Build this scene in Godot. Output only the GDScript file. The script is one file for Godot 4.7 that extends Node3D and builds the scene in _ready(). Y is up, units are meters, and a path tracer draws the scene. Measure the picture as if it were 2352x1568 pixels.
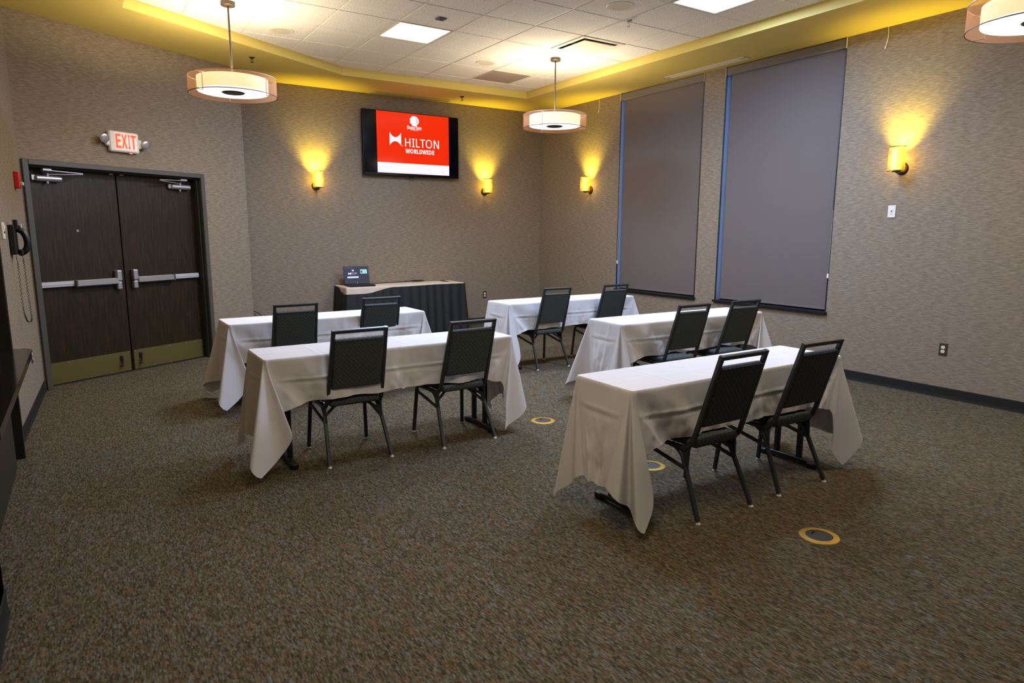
extends Node3D

# Room axes: x runs along the screen wall towards the window wall, z runs from the screen wall towards the camera, floor at y = 0.
const CEIL := 3.573
const SOFFIT := 3.479
const T := 0.6096
const XW := 2.656        # window wall
const ZT := -3.682       # screen wall
const DOOR_ANG := 0.535  # the door wall stands at an angle
const DOOR_D := -3.856
const ZR := 8.2          # rear wall behind the camera
const XN := -4.43        # left wall near the camera

var M := {}
var used := {}
var rng := RandomNumberGenerator.new()


# ---------------------------------------------------------------- mesh builder
class MB:
	var v := PackedVector3Array()
	var n := PackedVector3Array()
	var uv := PackedVector2Array()
	var ix := PackedInt32Array()

	func vert(p: Vector3, nn: Vector3, u := Vector2.ZERO) -> int:
		v.append(p); n.append(nn); uv.append(u)
		return v.size() - 1

	func tri(a: int, b: int, c: int) -> void:
		# keeps the winding in step with the normals (front faces run clockwise)
		var fn := (v[b] - v[a]).cross(v[c] - v[a])
		if fn.dot(n[a] + n[b] + n[c]) > 0.0:
			ix.append(a); ix.append(c); ix.append(b)
		else:
			ix.append(a); ix.append(b); ix.append(c)

	func quad(a: Vector3, b: Vector3, c: Vector3, d: Vector3, nn := Vector3.ZERO, us := Vector2.ZERO, ue := Vector2.ONE) -> void:
		var m := nn
		if m == Vector3.ZERO:
			m = (b - a).cross(c - a).normalized()
		var i := vert(a, m, us)
		vert(b, m, Vector2(ue.x, us.y)); vert(c, m, ue); vert(d, m, Vector2(us.x, ue.y))
		tri(i, i + 1, i + 2); tri(i, i + 2, i + 3)

	# chamfered box
	func box(c: Vector3, s: Vector3, ch := 0.0, b := Basis.IDENTITY) -> void:
		var h := s * 0.5
		ch = minf(ch, minf(h.x, minf(h.y, h.z)) * 0.9)
		if ch <= 0.0:
			for ax in 3:
				for sg in [-1.0, 1.0]:
					var nn := Vector3.ZERO; nn[ax] = sg
					var u := Vector3.ZERO; u[(ax + 1) % 3] = h[(ax + 1) % 3]
					var w := Vector3.ZERO; w[(ax + 2) % 3] = h[(ax + 2) % 3]
					var o := Vector3.ZERO; o[ax] = sg * h[ax]
					quad(c + b * (o - u - w), c + b * (o + u - w), c + b * (o + u + w), c + b * (o - u + w), b * nn)
			return
		for ax in 3:
			var a1 := (ax + 1) % 3
			var a2 := (ax + 2) % 3
			for sg in [-1.0, 1.0]:
				var nn := Vector3.ZERO; nn[ax] = sg
				var u := Vector3.ZERO; u[a1] = h[a1] - ch
				var w := Vector3.ZERO; w[a2] = h[a2] - ch
				var o := Vector3.ZERO; o[ax] = sg * h[ax]
				quad(c + b * (o - u - w), c + b * (o + u - w), c + b * (o + u + w), c + b * (o - u + w), b * nn)
			for s1 in [-1.0, 1.0]:
				for s2 in [-1.0, 1.0]:
					var nn := Vector3.ZERO; nn[a1] = s1; nn[a2] = s2
					var p := Vector3.ZERO; p[a1] = s1 * h[a1]; p[a2] = s2 * (h[a2] - ch)
					var q := Vector3.ZERO; q[a1] = s1 * (h[a1] - ch); q[a2] = s2 * h[a2]
					var l := Vector3.ZERO; l[ax] = h[ax] - ch
					quad(c + b * (p - l), c + b * (p + l), c + b * (q + l), c + b * (q - l), b * nn.normalized())
		for sx in [-1.0, 1.0]:
			for sy in [-1.0, 1.0]:
				for sz in [-1.0, 1.0]:
					var nn: Vector3 = b * Vector3(sx, sy, sz).normalized()
					var i := vert(c + b * Vector3(sx * h.x, sy * (h.y - ch), sz * (h.z - ch)), nn)
					vert(c + b * Vector3(sx * (h.x - ch), sy * h.y, sz * (h.z - ch)), nn)
					vert(c + b * Vector3(sx * (h.x - ch), sy * (h.y - ch), sz * h.z), nn)
					tri(i, i + 1, i + 2)

	# box with round edges and smooth shading (cushions, handsets)
	func rbox(c: Vector3, s: Vector3, r: float, k := 8, b := Basis.IDENTITY, puff := Vector3.ZERO) -> void:
		var h := s * 0.5
		r = minf(r, minf(h.x, minf(h.y, h.z)))
		for ax in 3:
			var a1 := (ax + 1) % 3
			var a2 := (ax + 2) % 3
			for sg in [-1.0, 1.0]:
				var base := v.size()
				for i in k + 1:
					for j in k + 1:
						var p := Vector3.ZERO
						p[ax] = sg * h[ax]
						p[a1] = edge(i, k, h[a1], r)
						p[a2] = edge(j, k, h[a2], r)
						var inner := Vector3(clampf(p.x, -h.x + r, h.x - r), clampf(p.y, -h.y + r, h.y - r), clampf(p.z, -h.z + r, h.z - r))
						var d := p - inner
						var nn := d.normalized() if d.length() > 1e-6 else Vector3.ZERO
						var w := inner + nn * r
						w[ax] += sg * puff[ax] * (1.0 - pow(p[a1] / h[a1], 2.0)) * (1.0 - pow(p[a2] / h[a2], 2.0))
						vert(c + b * w, b * nn, Vector2(p[a1], p[a2]))
				for i in k:
					for j in k:
						var q := base + i * (k + 1) + j
						tri(q, q + 1, q + k + 2); tri(q, q + k + 2, q + k + 1)

	func edge(i: int, k: int, h: float, r: float) -> float:
		# half of the rows go to the round ends
		var e := maxi(2, k / 4)
		if i <= e:
			return -h + r * (1.0 - cos(PI * 0.5 * i / e)) if i < e else -h + r
		if i >= k - e:
			return h - r * (1.0 - cos(PI * 0.5 * (k - i) / e)) if i > k - e else h - r
		return lerpf(-h + r, h - r, float(i - e) / (k - 2 * e))

	# sweeps a closed 2D profile along a path; flat: faceted sides
	func sweep(prof: PackedVector2Array, path: PackedVector3Array, up := Vector3.UP, flat := true, caps := true, scales := PackedFloat32Array()) -> void:
		var m := prof.size()
		var rows := []
		var xs := []
		var ys := []
		var last_y := up
		for i in path.size():
			var t: Vector3
			if i == 0: t = path[1] - path[0]
			elif i == path.size() - 1: t = path[i] - path[i - 1]
			else: t = (path[i] - path[i - 1]).normalized() + (path[i + 1] - path[i]).normalized()
			t = t.normalized()
			var y := last_y - t * last_y.dot(t)
			if y.length() < 1e-3:
				y = Vector3.RIGHT - t * t.x
			y = y.normalized(); last_y = y
			var x := y.cross(t)
			var k := 1.0 if scales.is_empty() else scales[i]
			var row := PackedVector3Array()
			for p in prof:
				row.append(path[i] + (x * p.x + y * p.y) * k)
			rows.append(row); xs.append(x); ys.append(y)
		for i in path.size() - 1:
			for j in m:
				var j2 := (j + 1) % m
				if flat:
					var e := prof[j2] - prof[j]
					var en := Vector2(e.y, -e.x).normalized()
					if en.dot((prof[j] + prof[j2]) * 0.5) < 0.0: en = -en
					var na: Vector3 = xs[i] * en.x + ys[i] * en.y
					var nb: Vector3 = xs[i + 1] * en.x + ys[i + 1] * en.y
					var q := vert(rows[i][j], na); vert(rows[i][j2], na); vert(rows[i + 1][j2], nb); vert(rows[i + 1][j], nb)
					tri(q, q + 1, q + 2); tri(q, q + 2, q + 3)
				else:
					var q := vert(rows[i][j], (rows[i][j] - path[i]).normalized()); vert(rows[i][j2], (rows[i][j2] - path[i]).normalized())
					vert(rows[i + 1][j2], (rows[i + 1][j2] - path[i + 1]).normalized()); vert(rows[i + 1][j], (rows[i + 1][j] - path[i + 1]).normalized())
					tri(q, q + 1, q + 2); tri(q, q + 2, q + 3)
		if caps:
			for e in [0, path.size() - 1]:
				var nn := (path[0] - path[1]).normalized() if e == 0 else (path[e] - path[e - 1]).normalized()
				var q := vert(path[e], nn)
				for p in rows[e]: vert(p, nn)
				for j in m: tri(q, q + 1 + j, q + 1 + (j + 1) % m)

	func tube(path: PackedVector3Array, r: float, sides := 8, caps := true) -> void:
		var pr := PackedVector2Array()
		for i in sides: pr.append(Vector2.from_angle(TAU * i / sides) * r)
		sweep(pr, path, Vector3(0.31, 0.9, 0.2), false, caps)

	func bar(path: PackedVector3Array, w: float, d: float, up := Vector3.UP, ch := 0.15) -> void:
		var a := w * 0.5
		var b := d * 0.5
		var c := minf(w, d) * ch
		sweep(PackedVector2Array([Vector2(-a + c, -b), Vector2(a - c, -b), Vector2(a, -b + c), Vector2(a, b - c), Vector2(a - c, b), Vector2(-a + c, b), Vector2(-a, b - c), Vector2(-a, -b + c)]), path, up)

	# turned shape: profile of (radius, height); hard keeps each step faceted
	func lathe(prof: PackedVector2Array, segs := 32, o := Vector3.ZERO, b := Basis.IDENTITY) -> void:
		for i in prof.size() - 1:
			var e := prof[i + 1] - prof[i]
			var en := Vector2(e.y, -e.x).normalized()
			for j in segs:
				var a0 := TAU * j / segs
				var a1 := TAU * (j + 1) / segs
				var d0 := Vector3(cos(a0), 0, sin(a0))
				var d1 := Vector3(cos(a1), 0, sin(a1))
				var n0 := b * (d0 * en.x + Vector3.UP * en.y)
				var n1 := b * (d1 * en.x + Vector3.UP * en.y)
				var p := prof[i]
				var q := prof[i + 1]
				var k := vert(o + b * (d0 * p.x + Vector3.UP * p.y), n0)
				vert(o + b * (d1 * p.x + Vector3.UP * p.y), n1); vert(o + b * (d1 * q.x + Vector3.UP * q.y), n1); vert(o + b * (d0 * q.x + Vector3.UP * q.y), n0)
				if p.x > 1e-6: tri(k, k + 1, k + 2)
				if q.x > 1e-6: tri(k, k + 2, k + 3)

	# prism over a polygon in the plane o + x*bx + y*by, from depth 0 to depth dz along bz
	func prism(poly: PackedVector2Array, dz: float, t := Transform3D.IDENTITY, back := true) -> void:
		var f := Geometry2D.triangulate_polygon(poly)
		for side in [1, 0]:
			if side == 0 and not back: continue
			var nn := (t.basis.z * signf(dz) * (1.0 if side else -1.0)).normalized()
			var k := v.size()
			for p in poly: vert(t * Vector3(p.x, p.y, dz * side), nn, p)
			for i in range(0, f.size(), 3): tri(k + f[i], k + f[i + 1], k + f[i + 2])
		var cw := Geometry2D.is_polygon_clockwise(poly)
		for i in poly.size():
			var p := poly[i]
			var q := poly[(i + 1) % poly.size()]
			var e := q - p
			if e.length() < 1e-7: continue
			var en := Vector2(e.y, -e.x).normalized() * (-1.0 if cw else 1.0)
			quad(t * Vector3(p.x, p.y, 0), t * Vector3(q.x, q.y, 0), t * Vector3(q.x, q.y, dz), t * Vector3(p.x, p.y, dz), (t.basis * Vector3(en.x, en.y, 0)).normalized())

	# smooth grid of points (rows x cols), normals from neighbours, turned to agree with hint (out)
	func grid(pts: Array, closed_u := false, uvs := Vector2.ONE) -> void:
		var rows := pts.size()
		var cols: int = pts[0].size()
		var base := v.size()
		for i in rows:
			for j in cols:
				var jl := (j - 1 + cols) % cols if closed_u else maxi(j - 1, 0)
				var jr := (j + 1) % cols if closed_u else mini(j + 1, cols - 1)
				var a: Vector3 = pts[i][jr] - pts[i][jl]
				var b: Vector3 = pts[mini(i + 1, rows - 1)][j] - pts[maxi(i - 1, 0)][j]
				var nn := a.cross(b)
				vert(pts[i][j], nn.normalized() if nn.length() > 1e-12 else Vector3.UP, Vector2(float(j) / cols, float(i) / rows) * uvs)
		for i in rows - 1:
			for j in (cols if closed_u else cols - 1):
				var j2 := (j + 1) % cols
				var a := base + i * cols + j
				var b := base + i * cols + j2
				tri(a, b, b + cols); tri(a, b + cols, a + cols)

	func mesh(mat: Material) -> ArrayMesh:
		var arr := []
		arr.resize(Mesh.ARRAY_MAX)
		arr[Mesh.ARRAY_VERTEX] = v; arr[Mesh.ARRAY_NORMAL] = n; arr[Mesh.ARRAY_TEX_UV] = uv; arr[Mesh.ARRAY_TEX_UV2] = uv; arr[Mesh.ARRAY_INDEX] = ix
		var m := ArrayMesh.new()
		m.add_surface_from_arrays(Mesh.PRIMITIVE_TRIANGLES, arr)
		m.surface_set_material(0, mat)
		return m


# ---------------------------------------------------------------- scene helpers
func numbered(called: String) -> String:
	if not used.has(called):
		used[called] = 0
		return called
	used[called] += 1
	return "%s_%03d" % [called, used[called]]


func tag(o: Node3D, label := "", category := "", group := "", kind := "") -> Node3D:
	if label: o.set_meta("label", label)
	if category: o.set_meta("category", category)
	if group: o.set_meta("group", group)
	if kind: o.set_meta("kind", kind)
	return o


func thing(called: String, label: String, category: String, at := Vector3.ZERO, turn := 0.0, group := "", kind := "") -> Node3D:
	var o := Node3D.new()
	o.name = numbered(called)
	add_child(o)
	o.position = at
	o.rotation.y = turn
	return tag(o, label, category, group, kind)


func part(called: String, mb: MB, mat: Material, parent: Node) -> MeshInstance3D:
	var o := MeshInstance3D.new()
	o.name = numbered(called) if parent == self else called
	o.mesh = mb.mesh(mat)
	o.cast_shadow = GeometryInstance3D.SHADOW_CASTING_SETTING_ON
	parent.add_child(o, true)
	return o


func piece(called: String, mesh: Mesh, parent: Node, at := Vector3.ZERO) -> MeshInstance3D:
	var o := MeshInstance3D.new()
	o.name = called
	o.mesh = mesh
	o.position = at
	parent.add_child(o, true)
	return o


func copy(src: Node3D, called: String, label: String, at: Vector3, turn := 0.0) -> Node3D:
	var c: Node3D = src.duplicate()
	c.name = numbered(called)
	add_child(c)
	c.position = at
	c.rotation.y = turn
	c.set_meta("label", label)
	return c


func P3(a: Array) -> PackedVector3Array:
	return PackedVector3Array(a)


func P2(a: Array) -> PackedVector2Array:
	return PackedVector2Array(a)


# rounds the corners of a path with short arcs
func bend(path: Array, r: float, k := 5) -> PackedVector3Array:
	var out := PackedVector3Array([path[0]])
	for i in range(1, path.size() - 1):
		var p: Vector3 = path[i]
		var a: Vector3 = path[i - 1] - p
		var b: Vector3 = path[i + 1] - p
		var d := minf(r, minf(a.length(), b.length()) * 0.49)
		var s := p + a.normalized() * d
		var e := p + b.normalized() * d
		for j in k + 1:
			var t := float(j) / k
			out.append(s.lerp(p, t).lerp(p.lerp(e, t), t))
	out.append(path[path.size() - 1])
	return out


func smooth_path(pts: Array, k := 6) -> PackedVector3Array:
	var out := PackedVector3Array()
	for i in pts.size() - 1:
		var p0: Vector3 = pts[maxi(i - 1, 0)]
		var p1: Vector3 = pts[i]
		var p2: Vector3 = pts[i + 1]
		var p3: Vector3 = pts[mini(i + 2, pts.size() - 1)]
		for j in k:
			out.append(p1.cubic_interpolate(p2, p0, p3, float(j) / k))
	out.append(pts[pts.size() - 1])
	return out


func mat(c: Color, rough := 0.8, metal := 0.0, spec := 0.5) -> StandardMaterial3D:
	var m := StandardMaterial3D.new()
	m.albedo_color = c
	m.roughness = rough
	m.metallic = metal
	m.metallic_specular = spec
	return m


func rgb(r: int, g: int, b: int) -> Color:
	return Color(r / 255.0, g / 255.0, b / 255.0)


func glow(c: Color, energy: float, base := Color(0.8, 0.8, 0.8)) -> StandardMaterial3D:
	var m := mat(base, 0.6)
	m.emission_enabled = true
	m.emission = c
	m.emission_energy_multiplier = energy
	return m


func noise_tex(seed_: int, freq: float, stops: Array, size := 512, octaves := 3, type := FastNoiseLite.TYPE_SIMPLEX_SMOOTH) -> NoiseTexture2D:
	var f := FastNoiseLite.new()
	f.seed = seed_
	f.frequency = freq
	f.noise_type = type
	f.fractal_octaves = octaves
	var t := NoiseTexture2D.new()
	t.width = size; t.height = size
	t.seamless = true
	t.noise = f
	if stops.size():
		var g := Gradient.new()
		g.offsets = PackedFloat32Array(stops.map(func(s): return s[0]))
		g.colors = PackedColorArray(stops.map(func(s): return s[1]))
		t.color_ramp = g
	return t


# ---------------------------------------------------------------- materials
func carpet_image() -> ImageTexture:
	# one pixel is a tuft; runs of one yarn colour follow the pile direction
	var w := 1024
	var h := 1024
	var data := PackedByteArray()
	data.resize(w * h * 3)
	var low := FastNoiseLite.new()
	low.seed = 5; low.frequency = 0.02
	var pal := [Vector3(76, 67, 50), Vector3(87, 77, 58), Vector3(100, 105, 98), Vector3(112, 85, 58), Vector3(61, 54, 42), Vector3(99, 91, 80), Vector3(90, 83, 54)]
	var weight := [0.22, 0.20, 0.15, 0.12, 0.12, 0.11, 0.08]
	rng.seed = 11
	for x in w:
		var y := 0
		while y < h:
			var run := rng.randi_range(1, 4)
			var pick := rng.randf()
			var c := 0
			while c < 6 and pick > weight[c]:
				pick -= weight[c]
				c += 1
			var col: Vector3 = pal[c]
			col *= 0.84 + 0.24 * rng.randf()
			for k in run:
				if y + k >= h: break
				var o := ((y + k) * w + x) * 3
				data[o] = clampi(int(col.x), 0, 255)
				data[o + 1] = clampi(int(col.y), 0, 255)
				data[o + 2] = clampi(int(col.z), 0, 255)
			y += run
	return ImageTexture.create_from_image(Image.create_from_data(w, h, false, Image.FORMAT_RGB8, data))


func weave_image() -> ImageTexture:
	# small wavy weave of the chair upholstery
	var im := Image.create(64, 64, false, Image.FORMAT_RGB8)
	for y in 64:
		for x in 64:
			var s := sin(TAU * (x / 16.0 + 0.35 * sin(TAU * y / 32.0)))
			var t := sin(TAU * y / 16.0 + (PI if int(x / 16.0) % 2 else 0.0))
			var k := clampf(0.5 + 0.5 * s * t, 0.0, 1.0)
			im.set_pixel(x, y, rgb(38, 42, 41).lerp(rgb(112, 120, 116), k * k))
	return ImageTexture.create_from_image(im)


func make_materials() -> void:
	# woven wall covering: horizontal threads, UV in metres
	var wall := mat(Color.WHITE, 0.85, 0.0, 0.35)
	wall.albedo_texture = noise_tex(3, 0.24, [[0.0, rgb(120, 107, 91)], [0.35, rgb(138, 125, 108)], [0.6, rgb(152, 138, 120)], [1.0, rgb(180, 167, 149)]], 512, 2)
	wall.uv1_scale = Vector3(1.0 / 13.0, 1.0 / 0.9, 1)
	wall.detail_enabled = true
	wall.detail_albedo = noise_tex(9, 0.3, [[0.0, rgb(176, 170, 162)], [0.45, rgb(238, 235, 230)], [1.0, rgb(255, 255, 255)]], 512, 2)
	wall.detail_blend_mode = BaseMaterial3D.BLEND_MODE_MUL
	wall.detail_uv_layer = BaseMaterial3D.DETAIL_UV_2
	wall.uv2_scale = Vector3(1.0 / 8.0, 1.0 / 0.6, 1)
	M.wall = wall
	var carpet := mat(Color.WHITE, 1.0, 0.0, 0.1)
	carpet.albedo_texture = carpet_image()
	carpet.uv1_scale = Vector3(1.0 / 4.6, 1.0 / 6.4, 1)
	M.carpet = carpet
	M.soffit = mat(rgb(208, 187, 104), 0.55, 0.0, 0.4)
	var tile := mat(Color.WHITE, 0.95, 0.0, 0.2)
	tile.albedo_texture = noise_tex(21, 0.18, [[0.0, rgb(112, 106, 100)], [0.34, rgb(184, 178, 172)], [0.46, rgb(234, 230, 227)], [1.0, rgb(243, 240, 238)]], 512, 3)
	tile.uv1_triplanar = true
	tile.uv1_scale = Vector3.ONE * 1.1
	tile.uv1_world_triplanar = true
	M.tile = tile
	M.grid = mat(rgb(212, 204, 192), 0.5)
	M.baseboard = mat(rgb(35, 35, 32), 0.75, 0.0, 0.3)
	M.dark_frame = mat(rgb(72, 71, 62), 0.5)
	M.jamb = mat(rgb(44, 44, 40), 0.55)
	var wood := mat(Color.WHITE, 0.42, 0.0, 0.4)
	wood.albedo_texture = noise_tex(33, 0.035, [[0.0, rgb(27, 21, 10)], [0.4, rgb(36, 27, 13)], [0.6, rgb(46, 33, 16)], [1.0, rgb(60, 42, 21)]], 512, 4)
	wood.uv1_triplanar = true
	wood.uv1_scale = Vector3(2.2, 0.16, 2.2)
	M.wood = wood
	var panel := mat(Color.WHITE, 0.35)
	panel.albedo_texture = noise_tex(35, 0.03, [[0.0, rgb(26, 24, 20)], [1.0, rgb(46, 42, 34)]], 256, 3)
	panel.uv1_triplanar = true
	panel.uv1_scale = Vector3(3, 0.3, 3)
	M.panel = panel
	var granite := mat(Color.WHITE, 0.14, 0.0, 0.6)
	granite.albedo_texture = noise_tex(36, 0.3, [[0.0, rgb(12, 11, 11)], [0.7, rgb(34, 28, 26)], [1.0, rgb(70, 58, 52)]], 256, 3)
	granite.uv1_triplanar = true
	granite.uv1_scale = Vector3.ONE * 2.0
	M.granite = granite
	M.brass = mat(rgb(116, 104, 58), 0.42, 0.55)
	M.steel = mat(rgb(188, 186, 188), 0.34, 0.75)
	M.steel_light = mat(rgb(196, 194, 196), 0.4, 0.35)
	M.black_hole = mat(rgb(10, 10, 10), 0.9)
	M.slot = mat(rgb(70, 54, 20), 0.9)
	M.black_plastic = mat(rgb(20, 21, 22), 0.4)
	M.black_metal = mat(rgb(50, 54, 56), 0.4, 0.2)
	M.table_metal = mat(rgb(24, 25, 27), 0.4, 0.2)
	M.table_top = mat(rgb(92, 76, 58), 0.6)
	M.white_plastic = mat(rgb(226, 220, 206), 0.45)
	M.glide = mat(rgb(214, 210, 196), 0.4)
	var fab := mat(Color.WHITE, 0.8, 0.0, 0.4)
	fab.albedo_texture = weave_image()
	fab.uv1_triplanar = true
	fab.uv1_scale = Vector3.ONE * 16.0
	M.fabric = fab
	var cloth := mat(rgb(213, 210, 211), 0.9, 0.0, 0.2)
	cloth.backlight_enabled = true
	cloth.backlight = Color(0.12, 0.115, 0.11)
	M.cloth = cloth
	M.beige_cloth = mat(rgb(214, 196, 176), 0.9)
	M.skirt = mat(rgb(17, 20, 20), 0.62)
	M.blind = mat(rgb(108, 99, 95), 0.85, 0.0, 0.25)
	M.blind_top = mat(rgb(112, 104, 98), 0.6)
	M.bar_black = mat(rgb(26, 27, 29), 0.4)
	M.sill = mat(rgb(22, 23, 26), 0.3)
	var pane := mat(Color(0.8, 0.9, 1.0, 0.12), 0.03)
	pane.transparency = BaseMaterial3D.TRANSPARENCY_ALPHA
	M.pane = pane
	M.reveal = mat(rgb(132, 136, 142), 0.7)
	M.window_frame = mat(rgb(38, 40, 44), 0.5)
	var sheer := mat(Color(0.80, 0.60, 0.47, 0.44), 0.9, 0.0, 0.2)
	sheer.transparency = BaseMaterial3D.TRANSPARENCY_ALPHA
	sheer.cull_mode = BaseMaterial3D.CULL_DISABLED
	sheer.backlight_enabled = true
	sheer.backlight = Color(0.9, 0.66, 0.5)
	M.sheer = sheer
	M.rim = mat(rgb(196, 158, 140), 0.5, 0.2)
	M.rim_dark = mat(rgb(96, 66, 54), 0.5, 0.2)
	M.bronze = mat(rgb(84, 72, 58), 0.42, 0.5)
	M.dark_bronze = mat(rgb(46, 37, 29), 0.4, 0.5)
	M.drum = glow(Color(1.0, 0.93, 0.70), 1.2)
	M.diffuser = glow(Color(1.0, 0.97, 0.95), 1.35)
	M.lens = glow(Color(0.97, 0.97, 1.0), 2.6)
	M.sconce_glass = glow(Color(1.0, 0.88, 0.30), 1.5)
	var amber := mat(Color(0.95, 0.56, 0.10, 0.30), 0.9)
	amber.transparency = BaseMaterial3D.TRANSPARENCY_ALPHA
	M.amber = amber
	M.tv_black = mat(rgb(8, 9, 12), 0.25, 0.0, 0.3)
	M.tv_screen = mat(rgb(6, 8, 16), 0.15, 0.0, 0.22)
	M.red_screen = glow(rgb(234, 44, 8), 1.0, Color(0.02, 0.02, 0.02))
	M.red_screen.roughness = 0.15
	M.red_screen.metallic_specular = 0.22
	M.white_screen = glow(rgb(240, 238, 246), 1.0, Color(0.02, 0.02, 0.02))
	M.speaker = mat(rgb(196, 188, 174), 0.8)
	M.gray_tile = mat(rgb(150, 134, 126), 0.8)
	M.red_alarm = mat(rgb(196, 22, 20), 0.4)
	M.cord_white = mat(rgb(232, 224, 204), 0.6)


# ---------------------------------------------------------------- lights, camera
func lamp_area(parent: Node3D, at: Vector3, size: Vector2, c: Color, e: float, rot := Vector3(-PI / 2, 0, 0)) -> void:
	var l := AreaLight3D.new()
	l.name = "area_light"
	l.area_size = size
	l.light_color = c
	l.light_energy = e
	l.area_range = 14.0
	l.area_attenuation = 2.0
	l.shadow_enabled = true
	l.position = at
	l.rotation = rot
	parent.add_child(l, true)


func lamp_omni(parent: Node3D, at: Vector3, c: Color, e: float, size := 0.05) -> void:
	var l := OmniLight3D.new()
	l.name = "bulb_light"
	l.light_color = c
	l.light_energy = e
	l.light_size = size
	l.omni_range = 12.0
	l.omni_attenuation = 2.0
	l.shadow_enabled = true
	l.position = at
	parent.add_child(l, true)


func lamp_spot(parent: Node3D, at: Vector3, dir: Vector3, c: Color, e: float, angle: float, soft: float, size := 0.03) -> void:
	var l := SpotLight3D.new()
	l.name = "spot_light"
	l.light_color = c
	l.light_energy = e
	l.light_size = size
	l.spot_angle = angle
	l.spot_angle_attenuation = soft
	l.spot_range = 12.0
	l.spot_attenuation = 2.0
	l.shadow_enabled = true
	l.transform = Transform3D(Basis.looking_at(dir, Vector3(0, 0, 1) if absf(dir.normalized().y) > 0.9 else Vector3.UP), at)
	parent.add_child(l, true)


const TROFFER_E := 9.8
const PENDANT_DOWN := 1.8
const PENDANT_UP := 0.85
const SCONCE_UP := 2.1
const SCONCE_OMNI := 0.10


func _ready() -> void:
	var cam := Camera3D.new()
	cam.name = "camera"
	cam.fov = rad_to_deg(2.0 * atan(784.0 / 1523.13))
	cam.position = Vector3(-4.043, 1.546, 5.854)
	cam.rotation = Vector3(-0.1665, -0.57154, 0.0031)
	cam.near = 0.05
	add_child(cam)
	cam.current = true
	var we := WorldEnvironment.new()
	we.name = "world_environment"
	var env := Environment.new()
	env.background_mode = Environment.BG_COLOR
	env.background_color = Color(0.43, 0.63, 0.95)
	env.background_energy_multiplier = 2.5
	env.tonemap_mode = Environment.TONE_MAPPER_LINEAR
	env.tonemap_exposure = 1.1
	env.sdfgi_enabled = true
	env.ssao_enabled = true
	env.ssil_enabled = true
	we.environment = env
	add_child(we)
	make_materials()
	build_shell()
	build_ceiling()
	build_windows()
	build_doors()
	build_left_side()
	build_lights()
	build_ceiling_fittings()
	build_tables()
	build_chairs()
	build_presenter_table()
	build_screen()
	build_small_things()


# ---------------------------------------------------------------- room shell
func wall_face(mb: MB, a: Vector3, b: Vector3, y0: float, y1: float, nn: Vector3, u0 := 0.0, thick := 0.15) -> void:
	# a wall slab from a to b (floor plan), front face with UV in metres, with thickness behind it
	var l := a.distance_to(b)
	var k := -nn * thick
	var ya := Vector3(0, y0, 0)
	var yb := Vector3(0, y1, 0)
	mb.quad(a + ya, b + ya, b + yb, a + yb, nn, Vector2(u0, y0), Vector2(u0 + l, y1))
	mb.quad(a + k + ya, b + k + ya, b + k + yb, a + k + yb, -nn, Vector2(u0, y0), Vector2(u0 + l, y1))
	mb.quad(a + yb, b + yb, b + k + yb, a + k + yb, Vector3.UP, Vector2(u0, 0), Vector2(u0 + l, thick))
	mb.quad(a + ya, b + ya, b + k + ya, a + k + ya, Vector3.DOWN, Vector2(u0, 0), Vector2(u0 + l, thick))
	var d := (b - a).normalized()
	mb.quad(a + ya, a + yb, a + k + yb, a + k + ya, -d, Vector2(0, y0), Vector2(thick, y1))
	mb.quad(b + ya, b + yb, b + k + yb, b + k + ya, d, Vector2(0, y0), Vector2(thick, y1))


var dd := Vector3(cos(DOOR_ANG), 0, -sin(DOOR_ANG))
var dn := Vector3(sin(DOOR_ANG), 0, cos(DOOR_ANG))


func on_door(s: float, depth := 0.0) -> Vector3:
	return dn * (DOOR_D + depth) + dd * s


const WIN := [[-1.684, -0.145], [0.185, 1.70]]
const WIN_B := 0.685
const LA := Vector3(-4.462, 0, -1.838)
const LB := Vector3(-4.543, 0, 0.375)


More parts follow.
